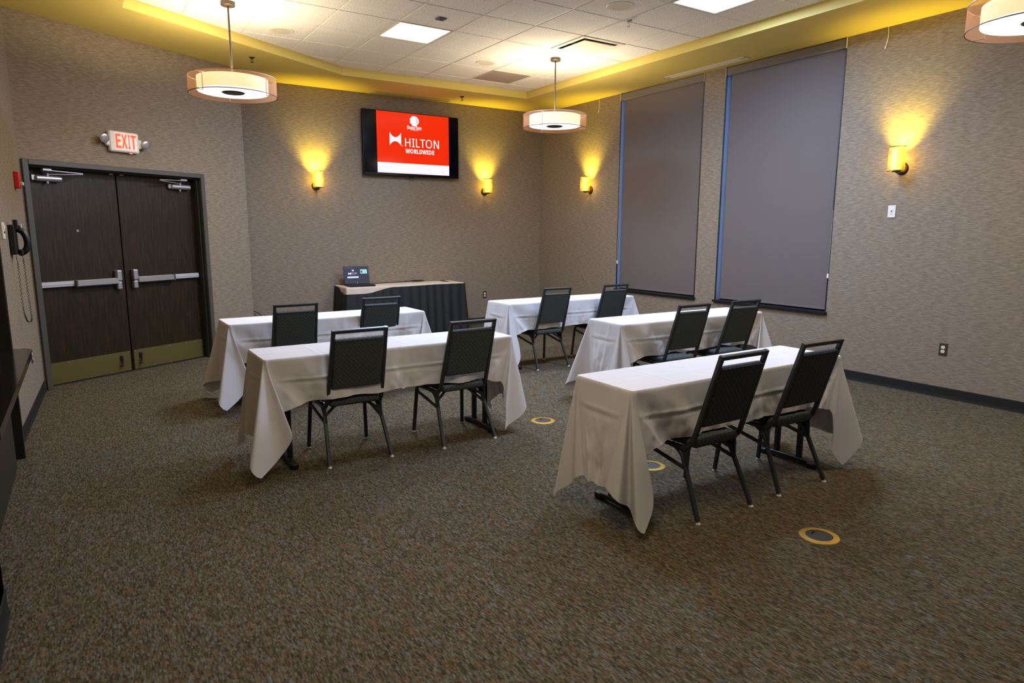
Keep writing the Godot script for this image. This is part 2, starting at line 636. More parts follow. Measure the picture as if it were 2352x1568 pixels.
func build_shell() -> void:
	var f := MB.new()
	f.quad(Vector3(-6.5, 0, -6), Vector3(3.2, 0, -6), Vector3(3.2, 0, ZR + 0.3), Vector3(-6.5, 0, ZR + 0.3), Vector3.UP, Vector2(-6.5, -6), Vector2(3.2, ZR + 0.3))
	f.quad(Vector3(-6.5, -0.2, -6), Vector3(3.2, -0.2, -6), Vector3(3.2, -0.2, ZR + 0.3), Vector3(-6.5, -0.2, ZR + 0.3), Vector3.DOWN)
	tag(part("floor", f, M.carpet, self), "brown carpet flecked with grey and rust covering the whole floor", "carpet", "", "structure")
	var top := SOFFIT + 0.25
	# window wall with two openings
	var w := MB.new()
	var nx := Vector3.LEFT
	var px := func(z: float) -> Vector3: return Vector3(XW, 0, z)
	wall_face(w, px.call(ZT - 0.15), px.call(WIN[0][0]), 0, top, nx, ZT - 0.15)
	wall_face(w, px.call(WIN[0][1]), px.call(WIN[1][0]), 0, top, nx, WIN[0][1])
	wall_face(w, px.call(WIN[1][1]), px.call(ZR + 0.15), 0, top, nx, WIN[1][1])
	for k in WIN:
		wall_face(w, px.call(k[0]), px.call(k[1]), 0, WIN_B, nx, k[0])
		wall_face(w, px.call(k[0]), px.call(k[1]), SOFFIT + 0.02, top, nx, k[0])
	tag(part("wall_right", w, M.wall, self), "right-hand wall in woven taupe wallcovering with two tall windows", "wall", "", "structure")
	w = MB.new()
	wall_face(w, Vector3(-2.6, 0, ZT), Vector3(XW + 0.15, 0, ZT), 0, top, Vector3.BACK, 3.0)
	tag(part("wall_back", w, M.wall, self), "far wall in woven taupe wallcovering behind the television", "wall", "", "structure")
	# door wall with its opening, and the short return to the far wall
	w = MB.new()
	wall_face(w, on_door(-3.1), on_door(-2.875), 0, top, dn, 0.0, 0.2)
	wall_face(w, on_door(-0.945), on_door(-0.318), 0, top, dn, 2.155, 0.2)
	wall_face(w, on_door(-2.875), on_door(-0.945), 2.17, top, dn, 0.225, 0.2)
	wall_face(w, on_door(-0.318), Vector3(on_door(-0.318).x, 0, ZT - 0.1), 0, top, Vector3.RIGHT, 5.0, 0.05)
	tag(part("wall_door", w, M.wall, self), "angled wall in woven taupe wallcovering around the double doors", "wall", "", "structure")
	# left wall: far piece beside the doors, niche for the counter, near piece
	w = MB.new()
	var ln := Vector3(LB.z - LA.z, 0, LA.x - LB.x).normalized()
	wall_face(w, LA + (LA - LB).normalized() * 0.1, LB, 0, top, ln, 0.0)
	wall_face(w, LB, Vector3(XN, 0, 2.65), 2.25, top, ln, 2.3)
	wall_face(w, Vector3(-5.15, 0, 0.44), Vector3(-5.15, 0, 2.65), 0, top, Vector3.RIGHT, 2.6)
	wall_face(w, Vector3(-5.15, 0, 2.65), Vector3(XN, 0, 2.65), 0, top, Vector3.FORWARD, 4.8)
	wall_face(w, Vector3(XN, 0, 2.65), Vector3(XN, 0, ZR + 0.15), 0, top, Vector3.RIGHT, 5.6)
	w.box(Vector3(-4.95, 2.29, 1.54), Vector3(0.76, 0.08, 2.35))
	tag(part("wall_left", w, M.wall, self), "left-hand wall in taupe wallcovering with the counter niche", "wall", "", "structure")
	w = MB.new()
	wall_face(w, Vector3(-5.3, 0, ZR), Vector3(XW + 0.15, 0, ZR), 0, top, Vector3.FORWARD, 0.0)
	tag(part("wall_front", w, M.wall, self), "taupe wall at the near end of the room", "wall", "", "structure")
	# baseboards with a rounded toe
	var bb := func(called: String, a: Vector3, b: Vector3, nn: Vector3, label: String) -> void:
		var m := MB.new()
		var d := (b - a).normalized()
		var prof := P2([Vector2(0, 0), Vector2(0.013, 0), Vector2(0.009, 0.012), Vector2(0.006, 0.03), Vector2(0.006, 0.096), Vector2(0.003, 0.101), Vector2(0, 0.101)])
		m.prism(prof, a.distance_to(b), Transform3D(Basis(nn, Vector3.UP, d), a))
		tag(part(called, m, M.baseboard, self), label, "baseboard", "", "structure")
	bb.call("baseboard_right", Vector3(XW, 0, ZT), Vector3(XW, 0, ZR), nx, "charcoal baseboard along the window wall")
	bb.call("baseboard_back", Vector3(-2.2, 0, ZT), Vector3(XW, 0, ZT), Vector3.BACK, "charcoal baseboard along the television wall")
	bb.call("baseboard_door", on_door(-0.93), on_door(-0.318), dn, "charcoal baseboard to the right of the doors")
	bb.call("baseboard_left", Vector3(XN, 0, 2.65), Vector3(XN, 0, ZR), Vector3.RIGHT, "charcoal baseboard on the near left wall corner")
	bb.call("baseboard_side", LA, LB, ln, "charcoal baseboard below the wall telephone")


func inner_poly() -> PackedVector2Array:
	return P2([Vector2(-3.555, 7.28), Vector2(-3.555, -1.30), Vector2(-1.06, -2.775), Vector2(1.739, -2.759), Vector2(1.739, 7.28)])


func build_ceiling() -> void:
	var c := thing("ceiling", "dropped ceiling of speckled cream tiles inside a mustard soffit border", "ceiling", Vector3.ZERO, 0.0, "", "structure")
	var inner := inner_poly()
	# soffit ring: underside, step up to the tiles, and a roof slab above
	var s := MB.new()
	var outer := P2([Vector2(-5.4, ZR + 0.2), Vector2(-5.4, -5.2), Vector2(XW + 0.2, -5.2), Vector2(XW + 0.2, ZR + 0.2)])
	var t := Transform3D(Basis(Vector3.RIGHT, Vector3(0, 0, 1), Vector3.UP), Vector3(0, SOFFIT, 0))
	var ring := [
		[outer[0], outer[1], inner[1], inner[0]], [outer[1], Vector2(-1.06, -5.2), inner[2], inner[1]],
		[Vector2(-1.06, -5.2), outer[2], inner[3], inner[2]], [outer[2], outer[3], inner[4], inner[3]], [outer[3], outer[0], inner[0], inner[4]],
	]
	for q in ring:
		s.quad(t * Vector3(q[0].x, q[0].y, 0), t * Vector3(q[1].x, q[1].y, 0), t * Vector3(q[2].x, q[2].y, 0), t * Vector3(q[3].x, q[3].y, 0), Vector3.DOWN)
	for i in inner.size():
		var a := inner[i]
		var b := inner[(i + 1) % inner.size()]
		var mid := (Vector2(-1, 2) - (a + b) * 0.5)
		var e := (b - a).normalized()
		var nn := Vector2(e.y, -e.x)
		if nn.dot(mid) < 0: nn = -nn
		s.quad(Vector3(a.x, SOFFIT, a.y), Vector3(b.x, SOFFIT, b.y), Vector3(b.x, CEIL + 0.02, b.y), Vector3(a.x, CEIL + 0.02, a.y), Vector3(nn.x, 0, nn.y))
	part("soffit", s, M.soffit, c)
	var r := MB.new()
	r.box(Vector3(-1.4, CEIL + 0.22, 1.5), Vector3(9.0, 0.1, 14.5))
	part("roof_slab", r, M.speaker, c)
	# tiles lie in the grid with a small reveal; full tiles share one mesh
	var skip := {}
	for k in [[-2, -2], [1, 2], [-2, 2], [1, 10], [1, -1], [1, -4]]: skip[Vector2i(k[0], k[1])] = true
	var g := 0.0065
	var full := tile_mesh(P2([Vector2(g, g), Vector2(T - g, g), Vector2(T - g, T - g), Vector2(g, T - g)]))
	var region := Geometry2D.offset_polygon(inner, -0.012)[0]
	for i in range(-6, 3):
		for j in range(-5, 12):
			if skip.has(Vector2i(i, j)): continue
			var sq := P2([Vector2(i * T + g, j * T + g), Vector2((i + 1) * T - g, j * T + g), Vector2((i + 1) * T - g, (j + 1) * T - g), Vector2(i * T + g, (j + 1) * T - g)])
			var hit := Geometry2D.intersect_polygons(sq, region)
			if hit.is_empty(): continue
			var poly: PackedVector2Array = hit[0]
			var area := 0.0
			for k in poly.size(): area += poly[k].cross(poly[(k + 1) % poly.size()]) * 0.5
			if absf(area) < 0.004: continue
			var at := Vector3(i * T, CEIL, j * T)
			if absf(absf(area) - (T - 2 * g) * (T - 2 * g)) < 1e-4:
				piece("ceiling_tile", full, c, at)
			else:
				var loc := PackedVector2Array()
				for p in poly: loc.append(p - Vector2(at.x, at.z))
				piece("ceiling_tile", tile_mesh(loc), c, at)
	# tee runners, seen in the reveals
	for i in range(-5, 3):
		var m := MB.new()
		var z0 := -2.76
		if i * T < -1.06: z0 = lerpf(-1.30, -2.775, (i * T + 3.555) / (3.555 - 1.06))
		m.box(Vector3(i * T, CEIL + 0.011, (z0 + 7.28) * 0.5), Vector3(0.024, 0.012, 7.28 - z0))
		part("ceiling_grid_bar", m, M.grid, c)
	for j in range(-4, 12):
		var m := MB.new()
		var x0 := -3.555
		if j * T < -1.30: x0 = lerpf(-3.555, -1.06, (j * T + 1.30) / (1.30 - 2.775))
		m.box(Vector3((x0 + 1.739) * 0.5, CEIL + 0.0105, j * T), Vector3(1.739 - x0, 0.012, 0.024))
		part("ceiling_grid_bar", m, M.grid, c)


func tile_mesh(poly: PackedVector2Array) -> ArrayMesh:
	var m := MB.new()
	var small := Geometry2D.offset_polygon(poly, -0.004)
	var t := Transform3D(Basis(Vector3.RIGHT, Vector3(0, 0, 1), Vector3.UP), Vector3(0, 0.003, 0))
	if small.size() == 1 and small[0].size() == poly.size():
		# bevelled lip
		var b := small[0]
		var off := 0
		var best := 1e9
		for k in b.size():
			if b[k].distance_to(poly[0]) < best:
				best = b[k].distance_to(poly[0]); off = k
		for k in poly.size():
			var p := poly[k]
			var q := poly[(k + 1) % poly.size()]
			var p2 := b[(k + off) % b.size()]
			var q2 := b[(k + 1 + off) % b.size()]
			var e := (q - p).normalized()
			var nn := Vector3(e.y, 0, -e.x)
			var mid := (p + q) * 0.5 - (p2 + q2) * 0.5
			if Vector2(nn.x, nn.z).dot(mid) < 0: nn = -nn
			m.quad(Vector3(p.x, 0.003, p.y), Vector3(q.x, 0.003, q.y), Vector3(q2.x, 0, q2.y), Vector3(p2.x, 0, p2.y), (nn + Vector3.DOWN).normalized())
		var f := Geometry2D.triangulate_polygon(b)
		var k0 := m.v.size()
		for p in b: m.vert(Vector3(p.x, 0, p.y), Vector3.DOWN)
		for k in range(0, f.size(), 3): m.tri(k0 + f[k], k0 + f[k + 1], k0 + f[k + 2])
		m.prism(poly, 0.016, t)
	else:
		t.origin.y = 0
		m.prism(poly, 0.018, t)
	return m.mesh(M.tile)


# ---------------------------------------------------------------- windows and blinds
func build_windows() -> void:
	for k in 2:
		var z0: float = WIN[k][0]
		var z1: float = WIN[k][1]
		var mid := (z0 + z1) * 0.5
		var wide := z1 - z0
		var side: String = ["far", "near"][k]
		var w := thing("window_%d" % (k + 1), ["tall window behind the far roller blind, blue daylight at its edge", "tall window behind the near wider roller blind, blue daylight at its edge"][k], "window", Vector3(XW, 0, mid), -PI / 2, "", "structure")
		var m := MB.new()
		var h := SOFFIT + 0.02 - WIN_B
		for s in [-1, 1]:
			m.box(Vector3(s * (wide * 0.5 - 0.02), WIN_B + h * 0.5, -0.125), Vector3(0.04, h, 0.05), 0.004)
		m.box(Vector3(0, WIN_B + 0.025, -0.125), Vector3(wide - 0.08, 0.05, 0.05), 0.004)
		m.box(Vector3(0, SOFFIT - 0.02, -0.125), Vector3(wide - 0.08, 0.05, 0.05), 0.004)
		m.box(Vector3(0, 2.0, -0.125), Vector3(wide - 0.08, 0.04, 0.04), 0.004)
		part("frame", m, M.window_frame, w)
		for s in [-1, 1]:
			m = MB.new()
			m.box(Vector3(s * (wide * 0.5 - 0.004), WIN_B + h * 0.5, -0.052), Vector3(0.008, h, 0.096), 0.001)
			part("reveal", m, M.reveal, w)
			m = MB.new()
			m.box(Vector3(s * (wide * 0.5 - 0.007), WIN_B + h * 0.5, -0.004), Vector3(0.014, h, 0.016), 0.001)
			part("corner_trim", m, M.bar_black, w)
		for s in [0, 1]:
			m = MB.new()
			var y0: float = [WIN_B + 0.05, 2.02][s]
			var y1: float = [1.98, SOFFIT - 0.045][s]
			m.box(Vector3(0, (y0 + y1) * 0.5, -0.125), Vector3(wide - 0.08, y1 - y0, 0.006))
			part("pane", m, M.pane, w)
		m = MB.new()
		m.box(Vector3(0, WIN_B - 0.012, -0.045), Vector3(wide + 0.03, 0.026, 0.16), 0.004)
		part("sill", m, M.sill, w)
		# roller blind: hem fascia, fabric, bottom bar, chain clip
		var b := thing("roller_blind", ["grey roller blind fully lowered, the narrower one nearer the television", "grey roller blind fully lowered, the wider one beside the wall lamp on the right"][k], "blind", Vector3(XW, 0, mid), -PI / 2, "lowered roller blinds")
		m = MB.new()
		m.box(Vector3(0, SOFFIT - 0.052, -0.028), Vector3(wide - 0.012, 0.1, 0.07), 0.012)
		part("fascia", m, M.blind_top, b)
		for s in [-1, 1]:
			m = MB.new()
			m.box(Vector3(s * (wide * 0.5 - 0.003), SOFFIT - 0.055, -0.02), Vector3(0.006, 0.105, 0.07), 0.002)
			part("end_cap", m, M.white_plastic, b)
		m = MB.new()
		var pts := []
		var fz0 := -wide * 0.5 + 0.066
		var fz1 := wide * 0.5 - 0.012
		for i in 25:
			var row := PackedVector3Array()
			for j in 13:
				var y := lerpf(SOFFIT - 0.09, WIN_B + 0.035, i / 24.0)
				var x := lerpf(fz0, fz1, j / 12.0)
				row.append(Vector3(x, y, -0.025 + 0.003 * sin(j * 0.9 + k) * (i / 24.0)))
			pts.append(row)
		m.grid(pts)
		for i in pts.size():
			for j in 13: pts[i][j] -= Vector3(0, 0, 0.0012)
		m.grid(pts)
		part("fabric", m, M.blind, b)
		m = MB.new()
		m.box(Vector3((fz0 + fz1) * 0.5, WIN_B + 0.028, -0.025), Vector3(fz1 - fz0, 0.022, 0.012), 0.004)
		part("bottom_bar", m, M.blind, b)
		m = MB.new()
		var cx := fz1 + 0.004 if k == 1 else -wide * 0.5 + 0.02
		m.box(Vector3(cx, [1.08, 1.07][k], 0.004), Vector3(0.022, 0.05, 0.014), 0.004)
		m.tube(P3([Vector3(cx, 1.1, 0.006), Vector3(cx, SOFFIT - 0.1, -0.005)]), 0.0015, 5)
		part("chain_clip", m, M.white_plastic, b)


# ---------------------------------------------------------------- doors
func build_doors() -> void:
	var o := dn * DOOR_D
	var f := thing("trim_1", "olive grey steel frame around the dark double doors", "door frame", o, DOOR_ANG, "", "structure")
	var m := MB.new()
	var s0 := -2.885
	var s1 := -0.935
	var inn0 := -2.832
	var inn1 := -0.988
	for e in [[s0, inn0], [inn1, s1]]:
		m.box(Vector3((e[0] + e[1]) * 0.5, 1.09, 0.006), Vector3(e[1] - e[0], 2.18, 0.032), 0.004)
	m.box(Vector3((inn0 + inn1) * 0.5, 2.155, 0.006), Vector3(inn1 - inn0, 0.05, 0.032), 0.004)
	part("frame_face", m, M.dark_frame, f)
	m = MB.new()
	for e in [[inn0, 1.0], [inn1, -1.0]]:
		m.box(Vector3(e[0] - e[1] * 0.012, 1.065, -0.1), Vector3(0.024, 2.13, 0.19))
		m.box(Vector3(e[0] + e[1] * 0.008, 1.065, -0.06), Vector3(0.016, 2.13, 0.045), 0.002)
	m.box(Vector3((inn0 + inn1) * 0.5, 2.142, -0.1), Vector3(inn1 - inn0, 0.024, 0.19))
	m.box(Vector3((inn0 + inn1) * 0.5, 2.122, -0.06), Vector3(inn1 - inn0, 0.016, 0.045), 0.002)
	part("jamb", m, M.jamb, f)
	m = MB.new()
	m.box(Vector3((inn0 + inn1) * 0.5, 0.004, -0.16), Vector3(inn1 - inn0, 0.008, 0.1), 0.002)
	part("threshold", m, M.black_hole, f)
	var back := MB.new()
	back.box(Vector3(-1.91, 1.1, -0.22), Vector3(2.1, 2.3, 0.03))
	part("backing", back, M.black_hole, f)
	for k in 2:
		var sg := 1.0 if k == 0 else -1.0        # towards the meeting edge
		var a: float = [-2.826, -0.994][k]       # hinge edge
		var b: float = [-1.918, -1.906][k]       # meeting edge
		var lo := minf(a, b)
		var wd := absf(b - a)
		var d := thing("door_%d" % (k + 1), ["left leaf of the dark wood double doors, with a peephole", "right leaf of the dark wood double doors, without a peephole"][k], "door", o, DOOR_ANG, "", "structure")
		var zf := -0.134
		m = MB.new()
		m.box(Vector3((a + b) * 0.5, 1.066, zf - 0.022), Vector3(wd, 2.112, 0.044), 0.003)
		part("leaf", m, M.wood, d)
		m = MB.new()
		m.box(Vector3((a + b) * 0.5, 0.118, zf + 0.001), Vector3(wd - 0.03, 0.214, 0.004), 0.001)
		var kp := part("kick_plate", m, M.brass, d)
		m = MB.new()
		for i in 5:
			for y in [0.022, 0.214]:
				m.lathe(P2([Vector2(0.005, 0), Vector2(0.004, 0.0025), Vector2(0, 0.003)]), 8, Vector3(lo + 0.03 + (wd - 0.06) * i / 4.0, y, zf + 0.003), Basis(Vector3.RIGHT, PI / 2))
		part("screw", m, M.steel, kp)
		# panic bar: fixed rail from the hinge side, push pad, latch case at the meeting edge
		var case_s := b - sg * 0.085
		m = MB.new()
		m.box(Vector3((a + sg * 0.03 + case_s) * 0.5, 1.003, zf + 0.03), Vector3(absf(case_s - a - sg * 0.03), 0.054, 0.03), 0.004)
		m.box(Vector3((a + sg * 0.03 + case_s) * 0.5, 1.003, zf + 0.046), Vector3(absf(case_s - a - sg * 0.03), 0.014, 0.006), 0.002)
		var rail := part("panic_bar", m, M.steel_light, d)
		var p0 := a + sg * 0.36
		var p1 := case_s - sg * 0.02
		m = MB.new()
		m.box(Vector3((p0 + p1) * 0.5, 0.998, zf + 0.055), Vector3(absf(p1 - p0), 0.06, 0.034), 0.008)
		part("push_pad", m, M.steel, rail)
		m = MB.new()
		m.box(Vector3(p0 + sg * 0.008, 0.998, zf + 0.056), Vector3(0.02, 0.066, 0.04), 0.003)
		part("pad_end_cap", m, M.dark_frame, rail)
		m = MB.new()
		m.rbox(Vector3(case_s, 1.055, zf + 0.032), Vector3(0.056, 0.115, 0.06), 0.012, 8)
		m.rbox(Vector3(case_s, 0.95, zf + 0.028), Vector3(0.052, 0.085, 0.052), 0.012, 8)
		part("latch_case", m, M.steel, d)
		# closer: body, arm, shoe on the frame head
		m = MB.new()
		var cs := a + sg * 0.2
		m.lathe(P2([Vector2(0, -0.115), Vector2(0.026, -0.115), Vector2(0.029, -0.11), Vector2(0.029, 0.11), Vector2(0.026, 0.115), Vector2(0, 0.115)]), 16, Vector3(cs + 0.02, 2.02, zf + 0.035), Basis(Vector3.FORWARD, PI / 2))
		m.box(Vector3(cs - 0.11, 2.025, zf + 0.02), Vector3(0.04, 0.055, 0.03), 0.006)
		var cl := part("door_closer", m, M.steel, d)
		m = MB.new()
		var piv := Vector3(cs + 0.01, 2.058, zf + 0.045)
		var elbow := Vector3(cs + sg * 0.3, 2.075, zf + 0.12)
		var shoe := Vector3(cs - sg * 0.02, 2.092, zf + 0.1)
		m.bar(P3([piv, elbow]), 0.024, 0.008)
		m.bar(P3([elbow + Vector3(0, 0.008, 0), shoe]), 0.022, 0.008)
		m.box(shoe + Vector3(0, 0.006, -0.01), Vector3(0.085, 0.026, 0.04), 0.006)
		m.tube(P3([piv - Vector3(0, 0.03, 0), piv + Vector3(0, 0.012, 0)]), 0.013, 10)
		m.tube(P3([piv - Vector3(0, 0.085, 0.01), piv - Vector3(0, 0.06, 0.01)]), 0.012, 10)
		part("closer_arm", m, M.steel, cl)
		# kick-down holder near the meeting edge
		m = MB.new()
		var hs: float = [-2.035, -1.815][k]
		m.box(Vector3(hs, 0.165, zf + 0.012), Vector3(0.032, 0.06, 0.02), 0.005)
		m.bar(P3([Vector3(hs, 0.185, zf + 0.025), Vector3(hs - 0.012, 0.09, zf + 0.03)]), 0.018, 0.012)
		m.box(Vector3(hs - 0.012, 0.08, zf + 0.028), Vector3(0.03, 0.022, 0.022), 0.005)
		part("door_stop", m, M.black_metal, d)
		if k == 0:
			m = MB.new()
			m.lathe(P2([Vector2(0.012, 0), Vector2(0.011, 0.004), Vector2(0.005, 0.004), Vector2(0.0045, 0.002), Vector2(0, 0.002)]), 14, Vector3(-2.36, 1.525, zf), Basis(Vector3.RIGHT, PI / 2))
			part("peephole", m, M.steel, d)
		# small head catch
		m = MB.new()
		m.box(Vector3(b - sg * 0.05, 2.108, zf + 0.012), Vector3(0.045, 0.014, 0.02), 0.003)
		part("head_catch", m, M.steel, d)


# ---------------------------------------------------------------- left wall: counter, telephone, alarm
func build_left_side() -> void:
	var p := thing("wood_panel", "tall dark wood end panel at the far end of the counter niche", "panel", Vector3(-4.489, 0, 0.42))
	var m := MB.new()
	m.box(Vector3(-0.33, 1.12, -0.02), Vector3(0.66, 2.24, 0.04), 0.003)
	part("board", m, M.panel, p)
	m = MB.new()
	m.box(Vector3(-0.075, 1.12, 0.0022), Vector3(0.006, 2.24, 0.005))
	part("groove_strip", m, M.dark_frame, p)
	var c := thing("counter", "glossy dark granite counter projecting from the niche on the left wall", "counter", Vector3(-4.4, 0, 1.5))
	m = MB.new()
	m.prism(P2([Vector2(-0.74, -1.06), Vector2(-0.10, -1.06), Vector2(-0.02, -1.05), Vector2(0.015, -1.0), Vector2(0.02, -0.9), Vector2(0.02, 1.12), Vector2(-0.74, 1.12)]), 0.045, Transform3D(Basis(Vector3.RIGHT, Vector3(0, 0, 1), Vector3.UP), Vector3(0, 0.715, 0)))
	part("worktop", m, M.granite, c)
	m = MB.new()
	m.box(Vector3(-0.42, 0.36, 0.1), Vector3(0.6, 0.71, 1.9), 0.005)
	part("cabinet", m, M.panel, c)
	# things on the slanted far piece of the left wall: local x towards the doors, z out of the wall
	var d := (LA - LB).normalized()
	var turn := atan2(-d.z, d.x)
	var at := func(z: float, y: float) -> Vector3:
		return LA.lerp(LB, (z - LA.z) / (LB.z - LA.z)) + Vector3(0, y, 0)
	var ph := thing("wall_telephone", "black wall telephone with coiled cord beside the double doors", "telephone", at.call(-0.62, 1.34), turn)
	m = MB.new()
	m.rbox(Vector3(0, 0.12, 0.022), Vector3(0.15, 0.23, 0.044), 0.012, 8)
	part("body", m, M.black_plastic, ph)
	m = MB.new()
	m.sweep(P2([Vector2(-0.022, -0.012), Vector2(0.022, -0.012), Vector2(0.022, 0.01), Vector2(0.012, 0.016), Vector2(-0.012, 0.016), Vector2(-0.022, 0.01)]), smooth_path([Vector3(0.01, 0.015, 0.052), Vector3(0.01, 0.03, 0.085), Vector3(0.01, 0.07, 0.105), Vector3(0.01, 0.13, 0.105), Vector3(0.01, 0.18, 0.085), Vector3(0.01, 0.2, 0.052)], 5), Vector3(1, 0, 0), false)
	m.rbox(Vector3(0.01, 0.02, 0.062), Vector3(0.05, 0.052, 0.036), 0.014, 8)
	m.rbox(Vector3(0.01, 0.205, 0.062), Vector3(0.05, 0.052, 0.036), 0.014, 8)
	part("handset", m, M.black_plastic, ph)
	m = MB.new()
	m.box(Vector3(-0.05, 0.235, 0.05), Vector3(0.03, 0.075, 0.03), 0.004)
	part("antenna_bracket", m, M.black_plastic, ph)
	m = MB.new()
	m.box(Vector3(0.02, 0.225, 0.078), Vector3(0.03, 0.035, 0.006), 0.002)
	part("number_card", m, M.white_plastic, ph)
	m = MB.new()
	var coil := []
	var n := 420
	var line := smooth_path([Vector3(-0.03, 0.0, 0.03), Vector3(-0.03, -0.1, 0.035), Vector3(-0.025, -0.4, 0.035), Vector3(-0.005, -0.5, 0.045), Vector3(0.02, -0.53, 0.06), Vector3(0.05, -0.5, 0.075), Vector3(0.045, -0.3, 0.07), Vector3(0.012, -0.06, 0.07), Vector3(0.01, 0.0, 0.065)], 12)
	for i in n:
		var t := float(i) / (n - 1) * (line.size() - 1)
		var k := mini(int(t), line.size() - 2)
		var q := line[k].lerp(line[k + 1], t - k)
		var r := 0.0052 if i > 40 and i < n - 40 else 0.0
		coil.append(q + Vector3(cos(i * 1.2) * r, 0, sin(i * 1.2) * r))
	m.tube(P3(coil), 0.0022, 5)
	part("coiled_cord", m, M.black_plastic, ph)
	var al := thing("fire_alarm", "red fire alarm with clear strobe high on the wall beside the doors", "alarm", at.call(-1.36, 1.955), turn)
	m = MB.new()
	m.box(Vector3(0, 0, 0.02), Vector3(0.11, 0.14, 0.04), 0.006)
	part("housing", m, M.red_alarm, al)
	m = MB.new()
	m.rbox(Vector3(0.0, -0.03, 0.05), Vector3(0.06, 0.035, 0.03), 0.01, 8)
	part("strobe", m, M.steel_light, al)
	var sw := thing("wall_plate", "white wall plate with a dark jack left of the telephone", "wall plate", at.call(-0.25, 1.53), turn)
	m = MB.new()
	m.box(Vector3(0, 0, 0.006), Vector3(0.1, 0.12, 0.012), 0.003)
	m.box(Vector3(0, 0.028, 0.014), Vector3(0.05, 0.03, 0.01), 0.002)
	part("plate", m, M.white_plastic, sw)
	m = MB.new()
	m.box(Vector3(0.0, -0.012, 0.0135), Vector3(0.026, 0.018, 0.004), 0.001)
	part("jack", m, M.black_plastic, sw)
	outlet("brushed metal outlet cover low on the wall beyond the counter end", at.call(-1.1, 0.46), turn)


func outlet(label: String, at: Vector3, turn: float) -> Node3D:
	var o := thing("wall_outlet", label, "outlet", at, turn, "duplex wall outlets")
	var m := MB.new()
	m.box(Vector3(0, 0, 0.003), Vector3(0.072, 0.116, 0.006), 0.002)
	part("cover_plate", m, M.bronze, o)
	for s in [-1, 1]:
		m = MB.new()
		m.prism(P2([Vector2(-0.016, -0.009), Vector2(-0.009, -0.0145), Vector2(0.009, -0.0145), Vector2(0.016, -0.009), Vector2(0.016, 0.009), Vector2(0.009, 0.0145), Vector2(-0.009, 0.0145), Vector2(-0.016, 0.009)]), 0.003, Transform3D(Basis.IDENTITY, Vector3(0, s * 0.0195, 0.006)))
		var rc := part("receptacle", m, M.white_plastic, o)
		m = MB.new()
		for q in [-1, 1]: m.box(Vector3(q * 0.006, s * 0.0195 + 0.003, 0.009), Vector3(0.002, 0.008, 0.001))
		m.lathe(P2([Vector2(0.0025, 0.0005), Vector2(0, 0.0005)]), 8, Vector3(0, s * 0.0195 - 0.007, 0.009), Basis(Vector3.RIGHT, PI / 2))
		part("slot", m, M.black_hole, rc)
	return o


# ---------------------------------------------------------------- lamps
func build_lights() -> void:
	# recessed troffers in the tile grid
	var tl := ["bright recessed ceiling panel light beyond the small ceiling sensor", "bright recessed ceiling panel light at the top edge near the window wall", "recessed ceiling panel light above the middle aisle between the tables", "recessed ceiling panel light by the window wall at the near end"]
	var spots := [[-2, -2], [1, 2], [-2, 2], [1, 10]]
	for k in 4:
		var at := Vector3((spots[k][0] + 0.5) * T, CEIL, (spots[k][1] + 0.5) * T)
		var t := thing("ceiling_light", tl[k], "ceiling light", at, 0.0, "recessed panel lights")
		var m := MB.new()
		for s in [-1, 1]:
			m.box(Vector3(s * 0.288, 0.002, 0), Vector3(0.022, 0.012, 0.598), 0.003)
			m.box(Vector3(0, 0.002, s * 0.288), Vector3(0.554, 0.012, 0.022), 0.003)
		part("frame", m, M.grid, t)
		m = MB.new()
		m.box(Vector3(0, 0.006, 0), Vector3(0.556, 0.006, 0.556))
		part("diffuser", m, M.lens, t)
		lamp_area(t, Vector3(0, -0.012, 0), Vector2(0.55, 0.55), Color(0.83, 0.94, 1.12), TROFFER_E * [0.9, 0.95, 0.35, 0.08][k])
	# drum pendants
	var pl := ["double drum pendant lamp hanging on the left above the exit sign", "double drum pendant lamp hanging by the far corner near the windows", "double drum pendant lamp cut off by the top right edge"]
	var pa := [Vector3(-2.739, 0, -0.95), Vector3(0.918, 0, -0.917), Vector3(0.918, 0, 4.0)]
	for k in 3:
		pendant(pl[k], pa[k])
	pendant("double drum pendant lamp over the near left side", Vector3(-2.739, 0, 4.0))
	# wall sconces
	var sl := ["amber glass wall lamp left of the television", "amber glass wall lamp right of the television", "amber glass wall lamp between the far corner and the first blind", "amber glass wall lamp above the light switch on the right wall", "amber glass wall lamp on the left wall near the doors"]
	sconce(sl[0], Vector3(-1.196, 2.115, ZT), 0.0)
	sconce(sl[1], Vector3(1.545, 2.125, ZT), 0.0)
	sconce(sl[2], Vector3(XW, 2.125, -2.33), -PI / 2)
	sconce(sl[3], Vector3(XW, 2.105, 2.36), -PI / 2)
	sconce(sl[4], Vector3(LB.x + 0.025, 2.6, 0.85), PI / 2)


func ring(m: MB, r: float, y: float, w: float) -> void:
	m.lathe(P2([Vector2(r - w, y - w), Vector2(r + w, y - w), Vector2(r + w, y + w), Vector2(r - w, y + w), Vector2(r - w, y - w)]), 56)


